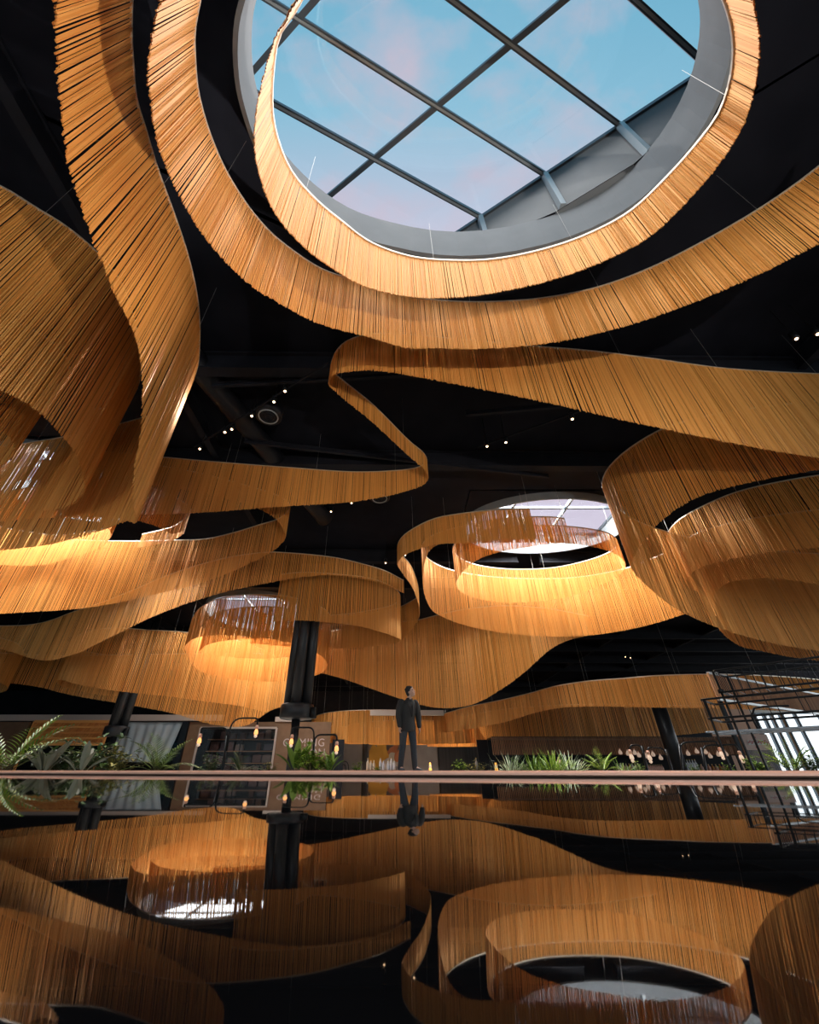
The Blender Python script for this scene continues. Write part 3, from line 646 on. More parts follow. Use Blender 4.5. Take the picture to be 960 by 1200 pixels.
mb = MB(); mb.box(((X(433, Y2) + X(523, Y2)) / 2, Y2, Zp(835.5, Y2)), (X(523, Y2) - X(433, Y2), .3, Zp(832.5, Y2) - Zp(838.5, Y2))); struct(mb.build('trim_3', M_PINKTRIM))
shopwall(X(386, 53.6), X(513, 53.6), FLOOR_Z, Zp(866, 53.6), M_GREYW, 'wall_back_grey', 53.6)
M_BLUEP = mat('dark_blue_panel', (0.030, 0.036, 0.046), .35, noise=(.6, (0.055, 0.065, 0.078), (8, 1, .2)))
shopwall(X(514, 53.4), X(578, 53.4), FLOOR_Z, Zp(868, 53.4), M_BLUEP, 'wall_back_panel', 53.4)
shopwall(X(571, 53), X(579, 53), FLOOR_Z, Zp(868, 53), M_GREYW, 'wall_back_pier', 53.0)

# rattan screen (leaning wall of woven canes)
YR = 30.0
root = empty('rattan_screen', (X(70, YR), YR, FLOOR_Z), 'orange woven rattan screen standing left of the second pipe column', 'screen')
mb = MB(); x0, x1 = X(26, YR), X(118, YR); zt, zb = Zp(845.5, YR), Zp(872, YR)
for x in (x0, x1): mb.bar((x, YR, FLOOR_Z), (x, YR, zt), .12, .12)
for k in range(5):
    z = zb + (zt - zb) * k / 4; mb.bar((x0, YR, z), (x1, YR, z), .10, .16 if k in (0, 4) else .10)
part(mb, 'frame', M_RATTAN, root)
mb = MB()
for r in range(4):
    za = zb + (zt - zb) * r / 4; zc = za + (zt - zb) / 4
    for k in range(64):
        x = x0 + (x1 - x0 - .22) * k / 63; mb.bar((x, YR + .05, za), (x + .20, YR + .05, zc), .055, .03)
part(mb, 'woven_canes', M_RATTAN, root)

# window hung with pale cloth
M_CLOTH = mat('pale_cloth', (0.80, 0.82, 0.82), .85, noise=(1.4, (0.76, 0.86, 0.92), (1, 1, 1)))
root = empty('window_6', (X(170), YS, FLOOR_Z), 'window behind pale gathered cloth, right of the second pipe column', 'window'); root['kind'] = 'structure'
mb = MB(); x0, x1 = X(126), X(206); zt, zb = Zp(846.5), Zp(893); n = 90; rows = 10
vs = []; fs = []
for j in range(rows + 1):
    for k in range(n + 1):
        s = k / n; t = j / rows
        fan = s + (.5 - s) * .22 * t
        vs.append((x0 + (x1 - x0) * fan, YS + .02 + .10 * sin(s * 46 + t * 1.5) * (.3 + .7 * t) + .05 * sin(s * 17), zt + (zb - zt) * t))
for j in range(rows):
    for k in range(n): a = j * (n + 1) + k; fs.append((a, a + 1, a + n + 2, a + n + 1))
mb.add(vs, fs); o = part(mb, 'cloth', M_CLOTH, root, True)
md = o.modifiers.new('thickness', 'SOLIDIFY'); md.thickness = .015
mb = MB()
for x in (x0 - .15, x1 + .3): mb.box((x, YS - .1, (zt + FLOOR_Z) / 2), (.45 if x > x0 else .2, .2, zt - FLOOR_Z))
part(mb, 'window_frame', M_BLACK, root)
mb = MB(); mb.box(((x0 + x1) / 2, YS - .16, (zt + zb) / 2), (x1 - x0, .012, zt - zb)); part(mb, 'pane', M_SHOPGLASS, root)

# shop window with display
M_DARKG = mat('dark_interior', (0.018, 0.014, 0.014), .5)
root = empty('window_7', (X(275), YS, FLOOR_Z), 'dark shop display window in a pale frame left of the lettered wall', 'shop window'); root['kind'] = 'structure'
x0, x1 = X(229.5), X(321); zt, zb = Zp(853), FLOOR_Z + .1
mb = MB(); mb.box(((x0 + x1) / 2, YS + 1.6, (zt + FLOOR_Z) / 2), (x1 - x0 + .4, .1, zt - FLOOR_Z)); part(mb, 'back_panel', M_DARKG, root)
mb = MB()
for x in (x0, x1): mb.box((x, YS - .03, (zt + zb) / 2), (.13, .1, zt - zb))
mb.box(((x0 + x1) / 2, YS - .03, zt), (x1 - x0, .1, .13)); part(mb, 'window_frame', M_PINKTRIM, root)
mb = MB(); mb.box(((x0 + x1) / 2, YS + .05, (zt + zb) / 2), (x1 - x0 - .1, .012, zt - zb)); part(mb, 'pane', M_SHOPGLASS, root)
root = empty('display_shelf', (X(275), YS + 1.2, FLOOR_Z), 'dark shelving unit inside the framed shop window', 'shelf')
for k in range(4):
    mb = MB(); mb.box((X(275), YS + 1.2, FLOOR_Z + .7 + .75 * k), (x1 - x0 - .6, .5, .05)); part(mb, 'shelf_board', M_WOOD, root)
for x in (x0 + .3, (x0 + x1) / 2, x1 - .3):
    mb = MB(); mb.box((x, YS + 1.2, FLOOR_Z + 1.5), (.06, .5, 3.0)); part(mb, 'upright', M_BLACK, root)
pr = random.Random(3); GOODS = [mat('package_rose', (.16, .09, .08), .6), mat('package_cream', (.20, .14, .12), .6), mat('package_brown', (.09, .04, .03), .6), mat('package_dark', (.08, .06, .07), .6)]
gi = 0
for k in range(4):
    for q in range(7):
        x = x0 + .8 + (x1 - x0 - 1.6) * q / 6 + pr.uniform(-.1, .1); w = pr.uniform(.3, .62); h = pr.uniform(.25, .6)
        if pr.random() < .12: continue
        mb = MB(); mb.box((x, YS + 1.15, FLOOR_Z + .725 + .75 * k + h / 2), (w, .3, h), 0, .02); mb.box((x, YS + 1.15, FLOOR_Z + .735 + .75 * k + h), (w * .5, .2, .03), 0, .01)
        tag(mb.build('package', GOODS[gi % 4]), 'small package on the shelves inside the framed shop window', 'package', 'packages on the shop display shelves'); gi += 1

# lettering on the brown wall
M_LETTER = mat('pale_lettering', (.62, .47, .42), .5)
for txt, px, py, size in (('COMING', 331, 874.5, 12.2), ('SOON', 346, 886.5, 12.2)):
    c = bpy.data.curves.new('lettering', 'FONT'); c.body = txt; c.size = size * (YS * CP + 1) / F_PX * .92; c.extrude = .01; c.space_character = 1.12
    o = bpy.data.objects.new('lettering', c); COL.objects.link(o); p = at(px, py, YS); o.location = (p.x, YS - .0105, p.z); o.rotation_euler = (pi / 2, 0, 0)
    c.materials.append(M_LETTER)
    dg = bpy.context.evaluated_depsgraph_get(); me = bpy.data.meshes.new_from_object(o.evaluated_get(dg)); lc, lr = o.location.copy(), o.rotation_euler.copy()
    bpy.data.objects.remove(o); o = bpy.data.objects.new('lettering', me); COL.objects.link(o); o.location = lc; o.rotation_euler = lr
    tag(o, 'pale word %s on the brown wall behind the pipe column' % txt, 'lettering')

# leaf relief on the grey wall
YA = 53.3
root = empty('wall_art', (X(452, YA), YA, Zp(900, YA)), 'golden leaf relief on the grey wall behind the slim post', 'wall art')
M_GOLD = mat('gold_leaf', (.78, .44, .08), .6); M_RUST = mat('rust_leaf', (.50, .20, .10), .6); M_PALE = mat('pale_disc', (.55, .50, .47), .6)
def leaf_disc(cx, cz, r, a, m, nm, lobes=0, dy=0.0):
    mb = MB(); n = 28; vs = []
    for y in (YA - .05 - dy, YA - dy):
        for k in range(n):
            g = 2 * pi * k / n; q = r * (1 + (.22 * cos(lobes * g) if lobes else 0)); ex, ez = q * cos(g) * 1.0, q * sin(g) * .62
            vs.append((cx + ex * cos(a) - ez * sin(a), y, cz + ex * sin(a) + ez * cos(a)))
    fs = [tuple(reversed(range(n))), tuple(range(n, 2 * n))] + [(k, (k + 1) % n, n + (k + 1) % n, n + k) for k in range(n)]
    mb.add(vs, fs); fix(part(mb, nm, m, root))
k = YA * CP / F_PX
for i, (px, py, r, a, m, lb) in enumerate([(438, 882, 8, .6, M_GOLD, 5), (448, 879, 8, 2.2, M_GOLD, 5), (443, 890, 9, 1.2, M_GOLD, 5), (434, 889, 6, .1, M_GOLD, 4), (452, 887, 6, 1.8, M_GOLD, 4),
                                 (461, 880, 6, .9, M_RUST, 3), (463, 890, 7, 2.4, M_PALE, 0), (455, 895, 7, .5, M_PALE, 0), (466, 886, 5, 1.3, M_RUST, 0)]):
    leaf_disc(X(px, YA), Zp(py, YA) + .0, r * k * 1.25, a, m, 'leaf', lb, .06 * i)

# bar at the right: slatted canopy over a counter with pendant bulbs and bottles
YB = 30.0
root = empty('bar_canopy', (X(712, YB), YB, FLOOR_Z), 'long brown slatted bar canopy below the far low curtain', 'bar canopy')
x0, x1 = X(578, YB), X(880, YB); zt, zb = Zp(864, YB), Zp(884.5, YB)
mb = MB()
for k in range(3): mb.bar((x0, YB + .05, zb + (zt - zb) * k / 2), (x1, YB + .05, zb + (zt - zb) * k / 2), .06, .08)
part(mb, 'rail', M_BLACK, root)
mb = MB(); ns = 150
for k in range(ns): x = x0 + (x1 - x0) * k / (ns - 1); mb.box((x, YB, (zt + zb) / 2), (.055, .05, zt - zb))
part(mb, 'slats', M_WOOD, root)
mb = MB(); mb.box(((x0 + x1) / 2, YB + .75, zt - .04), (x1 - x0, 1.5, .08)); part(mb, 'roof_board', M_BLACK, root)
for x in (x0 + .05, x0 + (x1 - x0) * .45, x1 - .05):
    mb = MB(); mb.box((x, YB + 1.3, (zt + FLOOR_Z) / 2), (.12, .12, zt - FLOOR_Z - .06)); part(mb, 'post', M_BLACK, root)
mb = MB(); mb.box(((x0 + x1) / 2, YB + 2.6, (zt + FLOOR_Z) / 2), (x1 - x0 + 1, .1, zt - FLOOR_Z)); struct(mb.build('wall_bar', M_WALL))
zc = Zp(903.5, YB)
root = empty('back_bar', (X(712, YB), YB, FLOOR_Z), 'dark bar counter under the slatted canopy carrying bottles', 'counter')
mb = MB(); mb.box(((x0 + x1) / 2, YB + .1, zc - .03), (x1 - x0 - .6, .7, .06)); part(mb, 'worktop', M_WOOD, root)
mb = MB(); mb.box(((x0 + x1) / 2, YB + .15, (zc - .06 + FLOOR_Z) / 2), (x1 - x0 - .8, .5, zc - .06 - FLOOR_Z)); part(mb, 'body', M_BLACK, root)
M_SHADE = mat('pale_pendant_glass', (.80, .68, .60), .3, emit=(1.0, .66, .46), estr=.3)
pend = [(727, 881.6), (736, 883), (744, 882), (740, 886), (749, 885), (757.5, 886), (765.5, 884), (774.5, 888), (806.5, 883), (816.7, 880.5), (827, 881), (832.5, 886), (842, 884), (851, 883.5), (655, 892), (647, 893.5)]
for i, (px, py) in enumerate(pend):
    YY = YB - .25 - .12 * (i % 3); p = at(px, py, YY); root = empty('pendant_lamp', p, 'onion-shaped pale pendant lamp in the row under the slatted bar canopy', 'pendant lamp', 'pendant lamps under the bar canopy')
    s = .12
    mb = MB(); mb.lathe(p, [(.02, -s), (s * .75, -s * .9), (s, -s * .3), (s * .9, s * .25), (s * .5, s * .9), (s * .28, s * 1.3), (.02, s * 1.35)], 12); part(mb, 'shade', M_SHADE, root, True)
    mb = MB(); mb.tube([(p.x, p.y, p.z + s * 1.3), (p.x, p.y, p.z + s * 1.9)], .045, 8); part(mb, 'cap', M_COPPER, root)
    mb = MB(); mb.tube([(p.x, p.y, p.z + s * 1.8), (p.x, p.y, max(zt - .1, p.z + s * 2.5))], .012, 5); part(mb, 'cord', M_BLACK, root)
BOT = [mat('pink_bottle', (.62, .36, .28), .25), mat('white_bottle', (.66, .66, .70), .25), mat('amber_bottle', (.45, .16, .03), .2), mat('cream_bottle', (.70, .56, .42), .3)]
CAPM = mat('bottle_cap', (.75, .55, .25), .35, .6)
def bottle(px, Y, zbase, h, r, m, label, group):
    p = at(px, 900, Y); root = empty('bottle', (p.x, Y, zbase), label, 'bottle', group)
    mb = MB(); mb.lathe((p.x, Y, zbase), [(r * .9, 0), (r, .02), (r, h * .58), (r * .75, h * .68), (r * .34, h * .78), (r * .32, h * .95)], 10); part(mb, 'body', m, root, True)
    mb = MB(); mb.lathe((p.x, Y, zbase), [(r * .4, h * .93), (r * .42, h), (r * .1, h * 1.005)], 8); part(mb, 'cap', CAPM, root, True)
for i in range(9): bottle(758.5 + i * 2.25, YB - .05, zc, .34, .075, BOT[0], 'short pink bottle in the close row on the dark bar counter', 'pink bottles on the bar')
for i in range(5): bottle(805 + i * 3.1, YB - .05, zc, .62, .09, BOT[1], 'tall white bottle right of the thick round post on the bar counter', 'white bottles on the bar')
for i in range(8): bottle(724 + i * 3.6, YB - .05, zc, .40, .085, BOT[(i * 3 + 2) % 4 if i % 3 else 3], 'mixed bottle on the bar counter left of the pink row', 'mixed bottles on the bar')
for i in range(7): bottle(823 + i * 4.3, YB - .05, zc, .36, .085, BOT[(i * 2) % 4], 'bottle on the bar counter between the rack\'s legs', 'bottles behind the rack')
# small shelf of bottles in front of the dark panel, and jars before the grey wall
YJ = 34.0
def ledge(x0p, x1p, Y, zb_, label):
    a, b = X(x0p, Y), X(x1p, Y); root = empty('sideboard', ((a + b) / 2, Y, FLOOR_Z), label, 'sideboard')
    mb = MB(); mb.box(((a + b) / 2, Y, zb_ - .03), (b - a, .6, .06), 0, .01); part(mb, 'top', M_WOOD, root)
    mb = MB(); mb.box(((a + b) / 2, Y, (zb_ - .06 + FLOOR_Z) / 2), (b - a - .1, .5, zb_ - .06 - FLOOR_Z)); part(mb, 'cabinet', M_BLACK, root)
zj = Zp(902.5, YJ)
ledge(398, 476, YJ, zj, 'dark sideboard with white jars before the grey wall')
ledge(556, 586, YJ, zj, 'dark sideboard with bottles before the dark blue panel')
for i, px in enumerate((431, 434.5, 438, 446, 449.5, 455, 458.5, 462)):
    bottle(px, YJ, zj, .60 if i % 3 else .75, .11, BOT[1] if i > 2 else BOT[3], 'white jar on the sideboard before the leaf relief', 'white jars on the sideboard')
for i, px in enumerate((559, 564, 567.5, 572.5, 577)):
    bottle(px, YJ, zj, .75, .11, BOT[3] if i % 2 else BOT[1], 'pale bottle on the sideboard before the dark blue panel', 'pale bottles on the sideboard')
M_AMBER = mat('amber_lantern_glass', (.8, .35, .06), .3, emit=(1.0, .45, .08), estr=2.2); M_CREAM = mat('lantern_cream', (.85, .75, .55), .4, emit=(1.0, .75, .4), estr=.6)
for px, py, Y, lb in ((504.5, 895.5, 12.6, 'amber candle lantern right of the man\'s feet'), (582, 895.5, 12.6, 'amber candle lantern at the left end of the long fern planter')):
    p = at(px, 903, Y); root = empty('candle_lantern', (p.x, Y, -.02), lb, 'lantern', 'amber candle lanterns')
    mb = MB(); mb.lathe((p.x, Y, -.02), [(.03, 0), (.036, .01), (.036, .08), (.03, .10)], 12); part(mb, 'holder', M_AMBER, root, True)
    mb = MB(); mb.lathe((p.x, Y, -.02), [(.028, .10), (.034, .11), (.030, .16), (.02, .175)], 12); part(mb, 'glass_band', M_CREAM, root, True)
    mb = MB(); mb.lathe((p.x, Y, -.02), [(.02, .17), (.026, .18), (.024, .21), (.008, .225)], 12); part(mb, 'lid', M_AMBER, root, True)
# ------------------------------------------------------------------ planters and plants
def leafmat(n, a, b): return island_mat(n, a, b, .42, 0.0)
L_PALM = leafmat('palm_leaf', (0.090, 0.165, 0.022), (0.290, 0.435, 0.065)); L_DARK = leafmat('dark_leaf', (0.038, 0.075, 0.022), (0.131, 0.217, 0.058))
L_FRESH = leafmat('fresh_leaf', (0.165, 0.285, 0.030), (0.435, 0.580, 0.072)); L_MIX = leafmat('mixed_leaf', (0.150, 0.150, 0.038), (0.493, 0.406, 0.102))
L_PALE = leafmat('pale_broad_leaf', (0.240, 0.240, 0.165), (0.435, 0.406, 0.290)); L_SILVER = leafmat('silver_leaf', (0.270, 0.360, 0.210), (0.696, 0.750, 0.522))
M_STEM = mat('plant_stem', (.09, .08, .03), .7)
def planter(x0, x1, y, label):
    root = empty('planter', ((x0 + x1) / 2, y, FLOOR_Z), label, 'planter')
    top = -.08; mb = MB(); w = .8; t = .05
    for cx, cy, sx, sy in (((x0 + x1) / 2, y - w / 2, x1 - x0, t), ((x0 + x1) / 2, y + w / 2, x1 - x0, t), (x0, y, t, w), (x1, y, t, w)):
        mb.box((cx, cy, (top + FLOOR_Z) / 2), (sx, sy, top - FLOOR_Z))
    part(mb, 'trough', M_BLACK, root)
    mb = MB(); mb.box(((x0 + x1) / 2, y, top - .2), (x1 - x0 - t, w - t, .3)); part(mb, 'soil', M_SOIL, root)
PZ = -.06
planter(-9.9, -1.2, 12.0, 'long black planter at the left holding the twin-arm lamps and plants')
planter(1.25, 8.6, 12.6, 'long black planter right of the man holding ferns and tufts')
planter(-6.9, -3.8, 7.6, 'black planter at the left edge with the big pale leaves')
planter(8.9, 13.6, 12.9, 'black planter at the right edge behind the wire rack')
planter(-1.1, -.15, 12.4, 'short black planter just left of the man')

def blade(mb, base, d, L, w, droop, fold=.25, n=5, twist=0.0):
    """one leaf: a folded, arching blade"""
    d = Vector(d).normalized(); side = d.cross(Vector((0, 0, 1)))
    if side.length < .05: side = Vector((1, 0, 0))
    side.normalize(); p = Vector(base); rows = []
    if twist: side = Matrix.Rotation(twist, 3, d) @ side
    dd = d.copy()
    for k in range(n + 1):
        t = k / n; ww = w * (sin(pi * min(max(t * .92 + .06, 0), 1)) ** .8)
        up = side.cross(dd)
        rows.append((p - side * ww + up * (ww * fold), p.copy(), p + side * ww + up * (ww * fold)))
        p = p + dd * (L / n); dd = (dd + Vector((0, 0, -droop / n))).normalized()
    vs = [q for r in rows for q in r]; fs = []
    for k in range(n):
        a = k * 3; fs += [(a, a + 1, a + 4, a + 3), (a + 1, a + 2, a + 5, a + 4)]
    mb.add(vs, fs)
def frond(mb, stem, base, d, L, droop, leaf, w, n=16, seed=0):
    rr = random.Random(seed); d = Vector(d).normalized(); p = Vector(base); path = [p.copy()]; dd = d.copy()
    for k in range(n):
        p = p + dd * (L / n); path.append(p.copy()); dd = (dd + Vector((0, 0, -droop / n))).normalized()
        if k >= 2:
            side = dd.cross(Vector((0, 0, 1)))
            if side.length < .05: side = Vector((1, 0, 0))
            side.normalize(); t = k / n; ll = leaf * (sin(pi * (t * .85 + .12)) ** .7)
            for s in (-1, 1):
                blade(mb, p, side * s + dd * .75 + Vector((0, 0, .15 + rr.uniform(-.1, .1))), ll, w, .5, .1, 3)
    stem.tube(path, [max(.008 * (1 - i / (n + 1)), .0015) for i in range(n + 1)], 5)
def plant(name, label, px, Y, h, kind, m, group, spread=1.0, n=None, seed=1):
    rr = random.Random(seed); p = at(px, 903, Y); x, y = p.x, Y
    root = empty(name, (x, y, PZ), label, 'plant', group)
    mb = MB(); st = MB()
    if kind == 'palm':
        for k in range(n or 9):
            g = 2 * pi * k / (n or 9) + rr.uniform(-.3, .3); e = rr.uniform(.55, 1.35)
            frond(mb, st, (x + .02 * cos(g), y + .02 * sin(g), PZ), (cos(g) * cos(e) * spread, sin(g) * cos(e) * .8, sin(e)), h * rr.uniform(.95, 1.3), 1.1, h * .30, h * .017, 16, seed * 50 + k)
    elif kind == 'tuft':
        for k in range(n or 60):
            g = rr.uniform(0, 2 * pi); e = rr.uniform(.35, 1.4); q = rr.uniform(0, .25) * spread
            blade(mb, (x + q * cos(g) * 1.6, y + q * sin(g), PZ), (cos(g) * cos(e) * spread, sin(g) * cos(e) * .7, sin(e)), h * rr.uniform(.6, 1.15), h * .022, 1.0, .3, 5)
        st.tube([(x, y, PZ - .05), (x, y, PZ + .06)], [.05, .03], 8)
    elif kind == 'broad':
        for k in range(n or 10):
            g = 2 * pi * k / (n or 10) + rr.uniform(-.3, .3); e = rr.uniform(.75, 1.35)
            d = Vector((cos(g) * cos(e) * spread, sin(g) * cos(e) * .7, sin(e))); b = Vector((x, y, PZ)) + d * (h * .22)
            st.tube([(x, y, PZ), b], [.012, .008], 6)
            blade(mb, b, d, h * rr.uniform(.65, .95), h * .13, .6, .3, 7, rr.uniform(-.5, .5))
    elif kind == 'shrub':
        for k in range(n or 14):
            g = rr.uniform(0, 2 * pi); e = rr.uniform(.3, 1.45); L = h * rr.uniform(.5, 1.0)
            d = Vector((cos(g) * cos(e) * spread, sin(g) * cos(e) * .7, sin(e))); path = [Vector((x, y, PZ)) + d * (L * q / 4) + Vector((rr.uniform(-.02, .02), 0, 0)) for q in range(5)]
            st.tube(path, [.010, .008, .007, .005, .003], 5)
            for q in range(2, 5):
                for s in range(4):
                    g2 = rr.uniform(0, 2 * pi); blade(mb, path[q], (cos(g2), sin(g2), rr.uniform(-.1, .9)), h * rr.uniform(.16, .30), h * .045, .6, .25, 3)
    part(mb, 'foliage', m, root, False); part(st, 'stem', M_STEM, root, True)
PL = [
 ('potted_palm', 'bright arching palm at the left edge in front of the rattan screen', 2, 7.5, .50, 'palm', L_FRESH, 11),
 ('broad_leaf_plant', 'plant with big pale upright leaves at the left edge', 52, 7.6, .30, 'broad', L_PALE, 9),
 ('broad_leaf_plant', 'small plant with pinkish broad leaf below the left pipe column', 95, 7.6, .26, 'broad', L_PALE, 6),
 ('shrub', 'dark green shrub between the pale-leaved plants', 72, 8.0, .31, 'shrub', L_DARK, 22),
 ('shrub', 'dark shrub left of the pale cloth window', 112, 11.8, .50, 'shrub', L_DARK, 20),
 ('shrub', 'speckled yellow-brown shrub before the pale cloth window', 138, 11.8, .42, 'shrub', L_MIX, 18),
 ('potted_palm', 'feathery green palm standing against the pale cloth window', 184, 11.9, .56, 'palm', L_PALM, 13),
 ('shrub', 'low leafy shrub at the left foot of the first twin-arm lamp', 246, 12.0, .32, 'shrub', L_DARK, 16),
 ('potted_palm', 'small fanning plant at the right foot of the first twin-arm lamp', 283, 12.0, .36, 'palm', L_DARK, 9),
 ('shrub', 'low ground plant between the two twin-arm lamps', 315, 12.0, .20, 'shrub', L_MIX, 12),
 ('broad_leaf_plant', 'broad-leaved green plant at the left foot of the second twin-arm lamp', 346, 12.1, .52, 'broad', L_PALM, 12),
 ('shrub', 'bushy variegated plant at the foot of the second twin-arm lamp', 366, 11.8, .48, 'shrub', L_FRESH, 24),
 ('broad_leaf_plant', 'green plant leaning right of the second twin-arm lamp', 386, 12.0, .36, 'broad', L_PALM, 8),
 ('shrub', 'small low shrub just left of the man', 420, 12.3, .20, 'shrub', L_PALM, 12),
 ('shrub', 'tiny low shrub behind the man\'s feet', 443, 12.3, .15, 'shrub', L_PALM, 9),
 ('shrub', 'low yellowish shrub right of the man by the dark panel', 540, 12.5, .23, 'shrub', L_FRESH, 14),
 ('shrub', 'low orange-tinged shrub beside the amber lantern', 558, 12.5, .22, 'shrub', L_MIX, 14),
 ('grass_tuft', 'silvery fern at the left end of the long fern planter', 598, 12.6, .36, 'tuft', L_SILVER, 60),
 ('grass_tuft', 'thick green grass tuft in the middle of the long fern planter', 626, 12.6, .40, 'tuft', L_PALM, 80),
 ('grass_tuft', 'bright green grass tuft beside the silvery fern cluster', 648, 12.5, .42, 'tuft', L_FRESH, 80),
 ('grass_tuft', 'silvery fern right of the bright grass tufts', 668, 12.6, .42, 'tuft', L_SILVER, 60),
 ('potted_palm', 'bright yellow-green fan plant beneath the slatted bar canopy', 706, 12.5, .40, 'palm', L_FRESH, 11),
 ('grass_tuft', 'green tuft right of the fan plant beneath the bar canopy', 730, 12.5, .28, 'tuft', L_PALM, 50),
 ('shrub', 'low leafy shrub just left of the thick round post', 748, 12.4, .20, 'shrub', L_PALM, 10),
 ('shrub', 'low shrub between the thick round post and the rack', 815, 12.6, .18, 'shrub', L_PALM, 10),
 ('shrub', 'low dark shrub under the left end of the wire rack', 855, 12.8, .20, 'shrub', L_PALM, 12),
 ('shrub', 'rounded green bush under the sign at the right', 888, 12.9, .32, 'shrub', L_PALM, 22),
 ('potted_palm', 'yellow-green palm in front of the bright windows at the right edge', 930, 12.9, .54, 'palm', L_FRESH, 13),
 ('shrub', 'green bush at the very right edge beside the palm', 955, 12.8, .40, 'shrub', L_DARK, 16),
]
for i, (nm, lb, px, Y, h, kd, m, n) in enumerate(PL):
    plant(nm, lb, px, Y, h * (1.75 if px < 120 else 1.55 if px < 210 else 1.4), kd, m, 'plants in the planters', 1.15 if kd != 'palm' else 1.0, int(n * 1.35), 20 + i)

# ------------------------------------------------------------------ arched pipe lamps
M_BULBG = mat('amber_bulb', (.9, .5, .2), .2, emit=(1.0, .45, .14), estr=1.3)
M_TIP = mat('frosted_bulb_tip', (.85, .62, .50), .3, emit=(1.0, .7, .5), estr=.5)
def arch(mb, pts, Y, r=.022):
    """pipe bent in the plane of the lamp; corners rounded"""
    P = [at(px, py, Y) for px, py in pts]; out = [P[0]]
    for a, b, c in zip(P[:-2], P[1:-1], P[2:]):
        q = min((a - b).length, (c - b).length) * .45; d1 = (a - b).normalized() * q; d2 = (c - b).normalized() * q
        for k in range(6): t = k / 5; out.append((b + d1) * (1 - t) ** 2 + b * (2 * t * (1 - t)) + (b + d2) * t ** 2)
    out.append(P[-1]); mb.tube(out, r, 8)
def lamp(label, Y, postpx, arms, zbase=-.08, amber=True):
    b = at(postpx[0][0], postpx[0][1], Y); root = empty('arched_lamp', (b.x, Y, zbase), label, 'lamp')
    mb = MB(); mb.tube([(b.x, Y, zbase)] + [at(px, py, Y) for px, py in postpx], .034, 8); part(mb, 'post', M_BLACK, root, True)
    mb = MB(); mb.lathe((b.x, Y, zbase), [(.09, 0), (.09, .015), (.04, .03)], 14); part(mb, 'base', M_BLACK, root)
    for pts in arms:
        mb = MB(); arch(mb, pts, Y); part(mb, 'arm', M_BLACK, root, True)
        e = at(*pts[-1], Y); mb = MB(); mb.lathe((e.x, e.y, e.z - .09), [(.02, 0), (.045, .01), (.04, .08), (.02, .10)], 12); part(mb, 'socket', M_COPPER, root, True)
        mb = MB(); mb.lathe((e.x, e.y, e.z - .26), [(.02, .03), (.055, .06), (.05, .12), (.03, .17)], 12); o = part(mb, 'bulb', M_BULBG if amber else M_TIP, root, True)
        mb = MB(); mb.lathe((e.x, e.y, e.z - .29), [(.004, 0), (.03, .012), (.045, .04), (.03, .07)], 12); part(mb, 'bulb_tip', M_TIP, root, True)
lamp('first twin-arm arched pipe lamp, taller, before the shop display window', 11.9, [(260.5, 905), (266.5, 862)],
     [[(266, 866), (266, 853), (236, 853), (235.5, 860)], [(265.5, 880), (271.5, 841.5), (302, 841.5), (301.5, 850)]])
lamp('second twin-arm arched pipe lamp, before the lettered wall and pipe column', 11.9, [(366.5, 906), (368, 868)],
     [[(368, 870), (368, 852.5), (343, 852.5), (342.5, 861)], [(367.5, 880), (369.5, 861), (394.5, 861), (395, 869)]])
lamp('small arched pipe lamp rising beside the thick round post on its left', 12.5, [(759, 904), (752, 874)], [[(759, 902), (750.5, 872.5), (739, 873.5), (738, 879)]], amber=False)
lamp('small arched pipe lamp just left of the thick round post', 12.7, [(788, 904), (780, 878)], [[(788, 902), (779, 876), (760, 876), (759, 880)]], amber=False)
lamp('small arched pipe lamp right of the thick round post behind the rack', 12.7, [(800, 904), (796, 872)], [[(800, 902), (794.5, 870), (839, 868.5), (843, 876)]], amber=False)
lamp('small arched pipe lamp further right behind the rack legs', 12.9, [(828, 904), (822, 876)], [[(828, 902), (821.5, 873.5), (862, 872.5), (866, 880)]], amber=False)

# low wire guard frames seen left of the man
for px0, px1, lb in ((395.5, 409, 'small black wire guard left of the man, next to the second lamp'), (573, 582, 'small black wire guard beside the pale bottles')):
    Y = 12.2; root = empty('wire_guard', (X(px0, Y), Y, -.08), lb, 'wire guard')
    mb = MB(); arch(mb, [(px0, 905), (px0 + 1, 892), (px1 - 1, 892), (px1, 905)], Y, .010); part(mb, 'hoop', M_BLACK, root)
    mb = MB(); arch(mb, [(px0 + 4, 905), (px0 + 4.5, 896), (px1 - 4, 896), (px1 - 3.5, 905)], Y, .008); part(mb, 'inner_hoop', M_BLACK, root)

